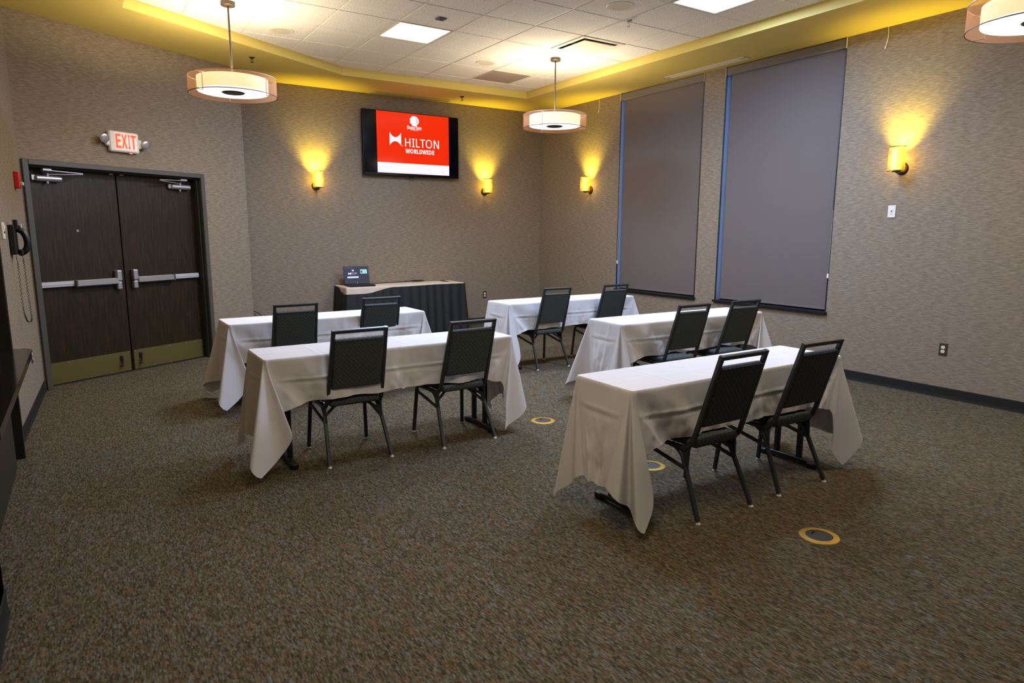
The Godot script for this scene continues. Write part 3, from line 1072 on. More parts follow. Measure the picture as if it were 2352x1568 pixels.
func pendant(label: String, at: Vector3) -> void:
	var p := thing("pendant_lamp", label, "pendant lamp", Vector3(at.x, 2.76, at.z), 0.0, "drum pendant lamps")
	var m := MB.new()
	m.lathe(P2([Vector2(0, 0.777), Vector2(0.058, 0.777), Vector2(0.063, 0.782), Vector2(0.063, 0.812), Vector2(0, 0.812)]), 32)
	part("canopy", m, M.bronze, p)
	m = MB.new()
	m.tube(P3([Vector3(0, 0.78, 0), Vector3(0, 0.12, 0)]), 0.0085, 12)
	part("rod", m, M.bronze, p)
	m = MB.new()
	m.lathe(P2([Vector2(0.381, 0.002), Vector2(0.381, 0.158)]), 72)
	part("outer_shade", m, M.sheer, p)
	m = MB.new()
	ring(m, 0.382, 0.159, 0.0032)
	part("top_rim", m, M.rim, p)
	m = MB.new()
	ring(m, 0.382, 0.003, 0.0026)
	part("bottom_rim", m, M.rim_dark, p)
	m = MB.new()
	m.lathe(P2([Vector2(0.307, 0.034), Vector2(0.307, 0.15)]), 72)
	m.lathe(P2([Vector2(0.303, 0.15), Vector2(0.303, 0.034)]), 72)
	part("inner_shade", m, M.drum, p)
	m = MB.new()
	m.lathe(P2([Vector2(0.098, 0.03), Vector2(0.305, 0.03)]), 64)
	m.lathe(P2([Vector2(0.305, 0.034), Vector2(0.098, 0.034)]), 64)
	part("diffuser", m, M.diffuser, p)
	m = MB.new()
	m.lathe(P2([Vector2(0, 0.02), Vector2(0.09, 0.022), Vector2(0.1, 0.028), Vector2(0.1, 0.036), Vector2(0, 0.036)]), 40)
	part("finial_cap", m, M.dark_bronze, p)
	for i in 3:
		m = MB.new()
		var a := 0.6 + TAU * i / 3.0
		var d := Vector3(cos(a), 0, sin(a))
		m.tube(P3([d * 0.01 + Vector3(0, 0.157, 0), d * 0.38 + Vector3(0, 0.157, 0)]), 0.0028, 6)
		m.tube(P3([d * 0.306 + Vector3(0, 0.005, 0), d * 0.381 + Vector3(0, 0.005, 0)]), 0.0028, 6)
		m.tube(P3([d * 0.31 + Vector3(0, 0.157, 0), d * 0.31 + Vector3(0, 0.005, 0)]), 0.003, 6)
		part("spoke", m, M.rim, p)
	lamp_area(p, Vector3(0, 0.012, 0), Vector2(0.4, 0.4), Color(1.0, 0.94, 0.84), PENDANT_DOWN)
	lamp_omni(p, Vector3(0.09, 0.075, 0.0), Color(1.0, 0.92, 0.76), PENDANT_UP, 0.05)
	lamp_omni(p, Vector3(-0.09, 0.075, 0.0), Color(1.0, 0.92, 0.76), PENDANT_UP, 0.05)


func sconce(label: String, at: Vector3, turn: float) -> void:
	# origin on the wall at the foot of the shade
	var s := thing("wall_sconce", label, "wall lamp", at, turn, "amber wall lamps")
	var m := MB.new()
	m.lathe(P2([Vector2(0, 0.016), Vector2(0.05, 0.016), Vector2(0.058, 0.01), Vector2(0.06, 0.0)]), 28, Vector3(0, 0.035, 0), Basis(Vector3.RIGHT, PI / 2))
	part("backplate", m, M.dark_bronze, s)
	m = MB.new()
	m.tube(bend([Vector3(0, 0.03, 0.012), Vector3(0, 0.01, 0.05), Vector3(0, -0.004, 0.105), Vector3(0, 0.015, 0.11)], 0.02), 0.009, 10)
	m.lathe(P2([Vector2(0, -0.005), Vector2(0.03, -0.003), Vector2(0.036, 0.006), Vector2(0.036, 0.014), Vector2(0, 0.014)]), 20, Vector3(0, 0, 0.11))
	part("arm", m, M.dark_bronze, s)
	m = MB.new()
	m.lathe(P2([Vector2(0.0, 0.02), Vector2(0.046, 0.02), Vector2(0.048, 0.03), Vector2(0.048, 0.215)]), 32, Vector3(0, 0, 0.11))
	part("inner_glass", m, M.sconce_glass, s)
	m = MB.new()
	m.lathe(P2([Vector2(0.073, 0.006), Vector2(0.073, 0.228)]), 40, Vector3(0, 0, 0.11))
	part("outer_glass", m, M.amber, s)
	m = MB.new()
	m.lathe(P2([Vector2(0.0735, 0.002), Vector2(0.0755, 0.004), Vector2(0.0735, 0.009), Vector2(0.071, 0.006), Vector2(0.0735, 0.002)]), 40, Vector3(0, 0, 0.11))
	part("shade_rim", m, M.brass, s)
	m = MB.new()
	m.lathe(P2([Vector2(0.0735, 0.225), Vector2(0.0755, 0.229), Vector2(0.0735, 0.232), Vector2(0.071, 0.229), Vector2(0.0735, 0.225)]), 40, Vector3(0, 0, 0.11))
	part("shade_rim", m, M.brass, s)
	lamp_omni(s, Vector3(0, 0.11, 0.11), Color(1.0, 0.85, 0.28), SCONCE_OMNI, 0.03)
	lamp_spot(s, Vector3(0, 0.16, 0.11), Vector3(0, 1, -0.35), Color(1.0, 0.88, 0.27), SCONCE_UP, 52.0, 1.0, 0.03)


# ---------------------------------------------------------------- ceiling fittings
func build_ceiling_fittings() -> void:
	# square diffuser: frame, dark throat, hanging flat plate
	var v := thing("ceiling_vent", "square ceiling air diffuser with hanging flat plate near the far pendant", "vent", Vector3(1.5 * T, CEIL, -0.5 * T))
	var m := MB.new()
	for s in [-1, 1]:
		m.box(Vector3(s * 0.272, 0.0, 0), Vector3(0.054, 0.012, 0.598), 0.004)
		m.box(Vector3(0, 0.0, s * 0.272), Vector3(0.49, 0.012, 0.054), 0.004)
	part("frame", m, M.grid, v)
	m = MB.new()
	m.box(Vector3(0, 0.075, 0), Vector3(0.5, 0.01, 0.5))
	for s in [-1, 1]:
		m.box(Vector3(s * 0.25, 0.04, 0), Vector3(0.006, 0.07, 0.5))
		m.box(Vector3(0, 0.04, s * 0.25), Vector3(0.5, 0.07, 0.006))
	part("throat", m, M.black_hole, v)
	m = MB.new()
	m.box(Vector3(0, -0.012, 0), Vector3(0.43, 0.008, 0.43), 0.003)
	part("plate", m, M.grid, v)
	for s in [-1, 1]:
		for q in [-1, 1]:
			m = MB.new()
			m.box(Vector3(s * 0.18, 0.03, q * 0.18), Vector3(0.012, 0.085, 0.004))
			part("hanger", m, M.steel, v)
	var g := thing("return_grille", "plain grey return air panel in the ceiling above the television", "vent", Vector3(1.5 * T, CEIL, -3.5 * T))
	m = MB.new()
	m.box(Vector3(0, 0.004, 0), Vector3(0.575, 0.006, 0.575), 0.002)
	part("panel", m, M.gray_tile, g)
	m = MB.new()
	for s in [-1, 1]:
		m.box(Vector3(s * 0.292, 0.003, 0), Vector3(0.012, 0.01, 0.598), 0.002)
		m.box(Vector3(0, 0.003, s * 0.292), Vector3(0.572, 0.01, 0.012), 0.002)
	part("frame", m, M.grid, g)
	var sp := [[Vector3(-2.11, CEIL, -1.585), "round ceiling speaker beside the left pendant lamp"], [Vector3(0.30, CEIL, 0.917), "round ceiling speaker at the top edge between the two panel lights"], [Vector3(0.344, CEIL, -1.576), "round ceiling speaker close to the far pendant canopy"]]
	for k in sp:
		var o := thing("ceiling_speaker", k[1], "speaker", k[0], 0.0, "round ceiling speakers")
		m = MB.new()
		m.lathe(P2([Vector2(0.095, -0.004), Vector2(0.122, -0.006), Vector2(0.128, -0.002), Vector2(0.128, 0.003)]), 40)
		part("bezel", m, M.grid, o)
		m = MB.new()
		m.lathe(P2([Vector2(0, -0.001), Vector2(0.06, -0.0015), Vector2(0.096, -0.003)]), 40)
		part("grille", m, M.speaker, o)
	var sk := [[Vector3(-2.22, SOFFIT, -2.49), "small fire sprinkler under the soffit right of the left pendant"], [Vector3(0.86, SOFFIT, -3.15), "small fire sprinkler under the soffit above the television corner"], [Vector3(0.66, CEIL, 0.64), "small chrome fire sprinkler in the tiles behind the square diffuser"]]
	for k in sk:
		var o := thing("fire_sprinkler", k[1], "sprinkler", k[0], 0.0, "ceiling sprinklers")
		m = MB.new()
		m.lathe(P2([Vector2(0, -0.008), Vector2(0.028, -0.007), Vector2(0.034, 0.0)]), 24)
		var finish: Material = M.steel if k[0].y > SOFFIT + 0.01 else M.dark_bronze
		part("escutcheon", m, finish, o)
		m = MB.new()
		m.tube(P3([Vector3(0, -0.005, 0), Vector3(0, -0.022, 0)]), 0.008, 8)
		m.tube(bend([Vector3(0.006, -0.02, 0), Vector3(0.014, -0.035, 0), Vector3(0.002, -0.052, 0)], 0.006), 0.003, 6)
		m.tube(bend([Vector3(-0.006, -0.02, 0), Vector3(-0.014, -0.035, 0), Vector3(-0.002, -0.052, 0)], 0.006), 0.003, 6)
		m.lathe(P2([Vector2(0, -0.056), Vector2(0.017, -0.055), Vector2(0.017, -0.052), Vector2(0, -0.052)]), 16)
		part("head", m, finish, o)
	var se := thing("ceiling_sensor", "small dark square sensor in the ceiling tile behind the panel light", "sensor", Vector3(-0.91, CEIL, -0.31))
	m = MB.new()
	m.box(Vector3(0, -0.006, 0), Vector3(0.085, 0.014, 0.085), 0.003)
	part("case", m, mat(rgb(86, 84, 96), 0.5), se)
	m = MB.new()
	m.lathe(P2([Vector2(0, -0.02), Vector2(0.012, -0.018), Vector2(0.02, -0.013)]), 16)
	part("lens", m, M.black_plastic, se)
	# linear slot diffusers in the soffit
	for k in 2:
		var o := thing("slot_diffuser", ["thin dark slot air diffuser in the soffit above the television", "white slot air diffuser in the soffit between the two blinds"][k], "vent", [Vector3(0.24, SOFFIT, -3.475), Vector3(2.475, SOFFIT, 0.01)][k], [0.0, PI / 2][k], "soffit slot diffusers")
		var l := 1.21
		m = MB.new()
		for s in [-1, 1]:
			m.box(Vector3(0, -0.003, s * [0.021, 0.05][k]), Vector3(l, 0.006, [0.006, 0.02][k]), 0.001)
			m.box(Vector3(s * (l * 0.5 - 0.008), -0.003, 0), Vector3(0.016, 0.006, [0.04, 0.09][k]), 0.001)
		part("frame", m, [M.soffit, M.grid][k], o)
		m = MB.new()
		m.box(Vector3(0, -0.001, 0), Vector3(l - 0.03, 0.003, [0.036, 0.08][k]))
		part("slot", m, [M.slot, M.speaker][k], o)
		if k == 1:
			m = MB.new()
			m.box(Vector3(0.02, -0.004, 0), Vector3(l - 0.12, 0.006, 0.02), 0.001)
			part("vane", m, M.grid, o)
	# loose pull cords from the soffit on the window wall
	for k in 2:
		var o := thing("pull_cord", ["short white cord end hanging from the soffit near the far corner", "short white cord end hanging from the soffit above the right wall lamp"][k], "cord", Vector3(XW - 0.012, SOFFIT, [-2.153, 2.11][k]), -PI / 2, "loose cord ends")
		m = MB.new()
		m.tube(smooth_path([Vector3(0, 0, 0), Vector3(0.006, -0.05, 0.004), Vector3(0.008, -0.1, 0.006), Vector3(-0.004, -0.16, 0.004), Vector3(-0.012, -0.185, 0.003)], 5), 0.0032, 7)
		part("cord", m, M.cord_white, o)
		m = MB.new()
		m.tube(P3([Vector3(-0.011, -0.178, 0.003), Vector3(-0.014, -0.198, 0.003)]), 0.0055, 8)
		part("tip", m, M.cord_white, o)


# ---------------------------------------------------------------- tables and cloths
const TB := [[-2.245, 1.412, 0.0], [-2.145, -0.345, 0.012], [0.735, -0.44, 0.0], [0.715, 1.42, -0.025], [-0.862, 3.222, 0.0]]
const TH := 0.748


func build_tables() -> void:
	var where := ["in the near left row", "in the far left row near the doors", "in the far right row by the corner", "in the middle right row", "nearest the camera on the right"]
	for k in 5:
		var at := Vector3(TB[k][0], 0, TB[k][1])
		var t := thing("folding_table", "narrow folding table with black steel legs " + where[k], "table", at, TB[k][2], "narrow folding tables")
		var m := MB.new()
		m.box(Vector3(0, 0.73, 0), Vector3(1.826, 0.022, 0.455), 0.006)
		part("tabletop", m, M.table_top, t)
		for s in [-1, 1]:
			var x: float = s * 0.752
			m = MB.new()
			for q in [-1, 1]:
				m.bar(P3([Vector3(x, 0.72, q * 0.085), Vector3(x, 0.045, q * 0.085)]), 0.034, 0.034, Vector3(1, 0, 0))
			m.bar(P3([Vector3(x, 0.70, -0.2), Vector3(x, 0.70, 0.2)]), 0.03, 0.03)
			part("leg", m, M.table_metal, t)
			m = MB.new()
			m.bar(bend([Vector3(x, 0.02, -0.2), Vector3(x, 0.034, -0.12), Vector3(x, 0.034, 0.12), Vector3(x, 0.02, 0.2)], 0.03), 0.04, 0.032)
			for q in [-1, 1]:
				m.rbox(Vector3(x, 0.02, q * 0.185), Vector3(0.05, 0.04, 0.06), 0.012, 6)
			part("foot_bar", m, M.table_metal, t)
			m = MB.new()
			m.bar(P3([Vector3(x - s * 0.02, 0.42, 0), Vector3(x - s * 0.3, 0.715, 0)]), 0.02, 0.012)
			part("folding_brace", m, M.table_metal, t)
		cloth(k, at, TB[k][2], where[k])


# Each corner of a cloth: directions of its folds seen from the table corner, listed from the long side to the end side.
# [u, v]: tilt out past the end of the table, tilt out past its long side
const EAR := {
	"wide": [[-0.12, 0.01], [-0.2, 0.06], [-0.26, 0.10], [-0.28, 0.13], [-0.26, 0.17], [-0.08, 0.12], [0.2, 0.27], [0.22, 0.18], [0.05, 0.02], [0.05, -0.14]],
	"slim": [[-0.18, 0.01], [-0.2, 0.04], [-0.22, 0.07], [-0.22, 0.10], [-0.2, 0.13], [-0.15, 0.15], [0.06, 0.19], [0.0, 0.03], [0.17, 0.06], [0.1, -0.2]],
	"flare": [[-0.3, 0.02], [-0.28, 0.05], [-0.26, 0.09], [-0.24, 0.10], [-0.23, 0.12], [-0.17, 0.09], [0.07, 0.13], [0.36, 0.15], [0.15, 0.0], [0.05, -0.15]],
	"drop": [[-0.3, 0.02], [-0.28, 0.06], [-0.25, 0.10], [-0.22, 0.07], [-0.2, 0.13], [-0.18, 0.14], [-0.14, 0.12], [0.1, 0.12], [0.2, 0.07], [0.06, -0.12]],
	"back": [[-0.1, 0.02], [-0.14, 0.08], [-0.16, 0.13], [-0.08, 0.17], [0.05, 0.12], [0.1, 0.12], [0.16, 0.06], [0.09, -0.06], [0.14, -0.18], [0.12, -0.3]],
}
# corners in the order front left, front right, back right, back left
const CORNERS := [["wide", "drop", "back", "back"], ["wide", "wide", "back", "wide"], ["slim", "wide", "wide", "back"], ["slim", "wide", "back", "wide"], ["slim", "flare", "flare", "back"]]


func ear_at(list: Array, t: float) -> Vector2:
	var f := t * (list.size() - 1)
	var i := mini(int(f), list.size() - 2)
	var g := func(k: int) -> Vector2:
		var a: Array = list[clampi(k, 0, list.size() - 1)]
		return Vector2(a[0], a[1])
	return g.call(i).cubic_interpolate(g.call(i + 1), g.call(i - 1), g.call(i + 2), f - i)


func ear_length(t: float, side_l: float, end_l: float) -> float:
	# the square corner of the cloth, measured from the table corner
	var a := t * PI * 0.5
	var l := minf(side_l / maxf(cos(a), 1e-3), end_l / maxf(sin(a), 1e-3))
	return l * (1.0 + 0.13 * pow(sin(PI * t), 2.0))


func cloth(k: int, at: Vector3, turn: float, where: String) -> void:
	var hx := 0.918
	var hz := 0.232
	var rc := 0.022
	var side_l := 0.302
	var end_l := 0.535
	var nz := FastNoiseLite.new()
	nz.seed = 40 + k; nz.frequency = 1.0; nz.fractal_octaves = 2
	# the outline, anticlockwise from above starting at the middle of the front: [edge point, tilt direction (x, z), length, distance run, on long side]
	var ring_ := []
	var sgn := [Vector2(1, 1), Vector2(1, -1), Vector2(-1, -1), Vector2(-1, 1)]      # front right, back right, back left, front left
	var kind := [CORNERS[k][1], CORNERS[k][2], CORNERS[k][3], CORNERS[k][0]]
	var long_n := 104
	var end_n := 30
	var ear_n := 54
	for c in 4:
		# straight run that leads to corner c
		var sg: Vector2 = sgn[c]
		var prev: Vector2 = sgn[(c + 3) % 4]
		var along_front := c % 2 == 0    # runs to corners 0 and 2 are the long sides
		var from := Vector2(prev.x * (hx - (rc if along_front else 0.0)), prev.y * (hz - (0.0 if along_front else rc)))
		var to := Vector2(sg.x * (hx - (rc if along_front else 0.0)), sg.y * (hz - (0.0 if along_front else rc)))
		var cnt := long_n if along_front else end_n
		var e0: Array = EAR[kind[(c + 3) % 4]]
		var e1: Array = EAR[kind[c]]
		for i in range(1, cnt):
			var t := float(i) / cnt
			var p := from.lerp(to, t)
			var d0 := p.distance_to(from)
			var d1 := p.distance_to(to)
			var len_ := side_l if along_front else end_l
			var tilt := Vector2.ZERO
			var base_out := 0.03 if along_front else 0.055
			for q in 2:
				var e: Array = [e0, e1][q]
				var s: Vector2 = [prev, sg][q]
				var g: Array = e[0] if along_front else e[e.size() - 1]
				var w: float = exp(-pow([d0, d1][q] / 0.17, 1.4))
				len_ += w * (0.06 if along_front else 0.02)
				tilt += Vector2(g[0] * s.x, g[1] * s.y) * w
			var outn := Vector2(0, sg.y) if along_front else Vector2(sg.x, 0)
			var fade := minf(1.0, minf(d0, d1) / 0.1)
			tilt += outn * (base_out + 0.05 * nz.get_noise_2d(p.x * 5.0 + k, p.y * 5.0 + 3.0)) * fade
			len_ += 0.012 * nz.get_noise_2d(p.x * 3.0, p.y * 3.0 + 9.0) * fade
			ring_.append([p, outn, tilt, len_, along_front, fade])
		# the ear
		for i in ear_n + 1:
			var t := float(i) / ear_n
			var tt := t if along_front else 1.0 - t     # lists run long side -> end side
			var g := ear_at(e1, tt)
			var a := PI * 0.5 * (1.0 - tt)
			var outn := Vector2(cos(a) * sg.x, sin(a) * sg.y)
			var p := Vector2(sg.x * (hx - rc), sg.y * (hz - rc)) + outn * rc
			ring_.append([p, outn, Vector2(g.x * sg.x, g.y * sg.y), ear_length(tt, side_l + 0.06, end_l + 0.02), false, 0.0])
	var rows := 40
	var pts := []
	# ironed creases stand up a little from the flat top
	var top_y := func(q: Vector2) -> float:
		var y := TH + 0.0012 * nz.get_noise_2d(q.x * 6.0, q.y * 9.0 + 20.0)
		for c in [0.08, -0.56, 0.7]: y += 0.0022 * exp(-pow((q.x - c) / 0.012, 2.0))
		return y + 0.002 * exp(-pow((q.y - 0.03) / 0.014, 2.0))
	# table top from the centre line out
	var top_rows := 9
	for i in top_rows:
		var row := PackedVector3Array()
		var f := float(i) / top_rows
		for e in ring_:
			var p: Vector2 = e[0]
			var spine := Vector2(clampf(p.x, -(hx - hz), hx - hz), 0.0)
			var q := spine.lerp(p - e[1] * 0.006, f)
			row.append(Vector3(q.x, top_y.call(q), q.y))
		pts.append(row)
	for i in rows + 1:
		var row := PackedVector3Array()
		var s := float(i) / rows
		for j in ring_.size():
			var e: Array = ring_[j]
			var p: Vector2 = e[0]
			var len_: float = e[3]
			var d := Vector3(e[2].x, -1.0, e[2].y).normalized()
			var l := len_ * s
			# round the edge of the table over the first centimetres
			var rr := 0.012
			var q := Vector3(p.x, TH, p.y)
			if l < rr * 2.2:
				var a := l / (rr * 2.2)
				q += Vector3(e[1].x, 0, e[1].y) * (-0.006 + 0.008 * sin(a * PI * 0.5)) + Vector3(0, -rr * (1.0 - cos(a * PI * 0.5)) * 1.6, 0)
			else:
				q += Vector3(e[1].x, 0, e[1].y) * 0.002 + Vector3(0, -rr * 1.6, 0) + d * (l - rr * 2.2)
			# soft wrinkles and pressed creases on the hanging sides
			var fade: float = e[5]
			var on := Vector3(e[1].x, 0, e[1].y)
			if fade > 0.0:
				var along: float = p.x if e[4] else p.y
				q += on * fade * s * (0.022 * nz.get_noise_2d(along * 3.5 + 7.0 * k, l * 2.0) + 0.008 * nz.get_noise_2d(along * 11.0, l * 7.0 + 5.0))
				# diagonal pull folds running from the corners
				if e[4]:
					for cs in [-1.0, 1.0]:
						var dx: float = absf(cs * hx - p.x)
						q += on * 0.022 * sin(clampf((dx - 0.1 - l * 0.9) / 0.2, -1.0, 1.0) * PI) * exp(-dx * 2.6) * s * 2.0
				q += on * fade * 0.0045 * (exp(-pow((l - 0.15) / 0.009, 2.0)) - 0.8 * exp(-pow((l - 0.172) / 0.011, 2.0)))
				for cr in [0.08, -0.56, 0.7]:
					q += on * fade * 0.004 * exp(-pow((along - cr) / 0.014, 2.0))
			q.y = maxf(q.y, 0.012)
			row.append(q)
		pts.append(row)
	var m := MB.new()
	m.grid(pts.slice(top_rows), true)
	var cols: int = ring_.size()
	var base := m.v.size()
	for i in top_rows + 1:
		for p in pts[i]:
			var q := Vector2(p.x, p.z)
			var dx: float = top_y.call(q + Vector2(0.004, 0)) - top_y.call(q - Vector2(0.004, 0))
			var dz: float = top_y.call(q + Vector2(0, 0.004)) - top_y.call(q - Vector2(0, 0.004))
			m.vert(p, Vector3(-dx / 0.008, 1.0, -dz / 0.008).normalized())
	for i in top_rows:
		for j in cols:
			var a := base + i * cols + j
			var b := base + i * cols + (j + 1) % cols
			m.tri(a, b, b + cols); m.tri(a, b + cols, a + cols)
	var o := part("tablecloth", m, M.cloth, self)
	o.position = at
	o.rotation.y = turn
	tag(o, "white cloth with hanging corners on the table " + where, "tablecloth", "white tablecloths")


# ---------------------------------------------------------------- chairs
func build_chairs() -> void:
	# origin on the floor between the rear feet, facing -z
	var c := thing("banquet_chair", "", "chair", Vector3.ZERO, 0.0, "black stacking banquet chairs")
	var m: MB
	for s in [-1.0, 1.0]:
		m = MB.new()
		m.bar(bend([Vector3(s * 0.175, 0.92, 0.066), Vector3(s * 0.188, 0.42, -0.087), Vector3(s * 0.19, 0.381, -0.135), Vector3(s * 0.191, 0.379, -0.24)], 0.05), 0.024, 0.026, Vector3(0, 0, 1))
		part("upright", m, M.black_metal, c)
		m = MB.new()
		m.bar(bend([Vector3(s * 0.192, 0.381, -0.12), Vector3(s * 0.196, 0.381, -0.452), Vector3(s * 0.2145, 0.014, -0.487)], 0.05), 0.022, 0.024, Vector3(1, 0, 0))
		var l1 := part("leg", m, M.black_metal, c)
		m = MB.new()
		m.bar(bend([Vector3(s * 0.186, 0.384, -0.235), Vector3(s * 0.19, 0.352, -0.155), Vector3(s * 0.2165, 0.014, 0.0)], 0.05), 0.022, 0.024, Vector3(1, 0, 0))
		# gusset where the rear leg meets the seat rail
		m.prism(P2([Vector2(-0.24, 0.385), Vector2(-0.11, 0.385), Vector2(-0.105, 0.26), Vector2(-0.14, 0.33)]), 0.008, Transform3D(Basis(Vector3(0, 0, 1), Vector3.UP, Vector3(-1, 0, 0)), Vector3(s * 0.194 + 0.004, 0, 0)))
		var l2 := part("leg", m, M.black_metal, c)
		for q in 2:
			m = MB.new()
			var f: Vector3 = [Vector3(s * 0.215, 0, -0.4875), Vector3(s * 0.2172, 0, 0.003)][q]
			m.lathe(P2([Vector2(0, 0.0), Vector2(0.0135, 0.0), Vector2(0.0145, 0.004), Vector2(0.012, 0.009), Vector2(0.008, 0.011), Vector2(0.008, 0.02), Vector2(0, 0.02)]), 14, f)
			part("glide", m, M.glide, [l1, l2][q])
		m = MB.new()
		m.bar(P3([Vector3(s * 0.199, 0.335, -0.458), Vector3(s * 0.194, 0.268, -0.12)]), 0.014, 0.02)
		part("stretcher", m, M.black_metal, c)
		m = MB.new()
		m.bar(bend([Vector3(s * 0.193, 0.315, -0.138), Vector3(s * 0.105, 0.378, -0.17), Vector3(s * 0.05, 0.385, -0.18)], 0.03), 0.012, 0.018)
		part("brace", m, M.black_metal, c)
	m = MB.new()
	m.bar(P3([Vector3(-0.186, 0.9085, 0.0625), Vector3(0.186, 0.9085, 0.0625)]), 0.024, 0.024, Vector3(0, 0.956, 0.293))
	part("top_rail", m, M.black_metal, c)
	m = MB.new()
	m.bar(P3([Vector3(-0.05, 0.386, -0.18), Vector3(0.05, 0.386, -0.18)]), 0.016, 0.018)
	m.bar(P3([Vector3(-0.19, 0.381, -0.36), Vector3(0.19, 0.381, -0.36)]), 0.016, 0.02)
	part("seat_bar", m, M.black_metal, c)
	# back pad between the uprights, leaning with them
	var lean := atan2(0.151, 0.492)
	m = MB.new()
	m.rbox(Vector3(0, 0.686, -0.008), Vector3(0.338, 0.358, 0.036), 0.013, 10, Basis(Vector3.RIGHT, lean), Vector3(0, 0, 0.006))
	var back := part("backrest", m, M.fabric, c)
	m = MB.new()
	var bz := Basis(Vector3.RIGHT, lean)
	m.tube(P3([Vector3(0, 0.686, -0.008) + bz * Vector3(-0.16, 0.172, 0.017), Vector3(0, 0.686, -0.008) + bz * Vector3(0.16, 0.172, 0.017)]), 0.0042, 8)
	part("piping", m, M.fabric, back)
	m = MB.new()
	m.rbox(Vector3(0, 0.411, -0.288), Vector3(0.352, 0.05, 0.425), 0.022, 12, Basis.IDENTITY, Vector3(0, 0.008, 0))
	part("seat", m, M.fabric, c)
	var pl := [
		[-2.583, 1.717, 0.0, "black banquet chair at the near left table, the left one of its pair"],
		[-1.768, 1.75, 0.03, "black banquet chair at the near left table, the right one of its pair"],
		[-2.545, 0.045, 0.0, "black banquet chair at the far left table, the one nearer the doors"],
		[-1.712, -0.10, 0.0, "black banquet chair at the far left table, in front of the black skirt"],
		[0.34, -0.091, 0.0, "black banquet chair at the far right table, seen whole with all its legs"],
		[1.2, -0.10, 0.0, "black banquet chair at the far right table, in front of the first blind's edge"],
		[0.36, 1.86, -0.03, "black banquet chair at the middle right table, the left one of its pair"],
		[1.035, 1.865, -0.03, "black banquet chair at the middle right table, below the second blind"],
		[-1.19, 3.592, 0.0, "black banquet chair at the nearest table, the left and closest one"],
		[-0.487, 3.586, -0.02, "black banquet chair at the nearest table, the right one against the wall view"],
	]
	for k in pl.size():
		var at := Vector3(pl[k][0], 0, pl[k][1])
		if k == 0:
			c.position = at
			c.rotation.y = pl[k][2]
			c.set_meta("label", pl[k][3])
		else:
			copy(c, "banquet_chair", pl[k][3], at, pl[k][2])


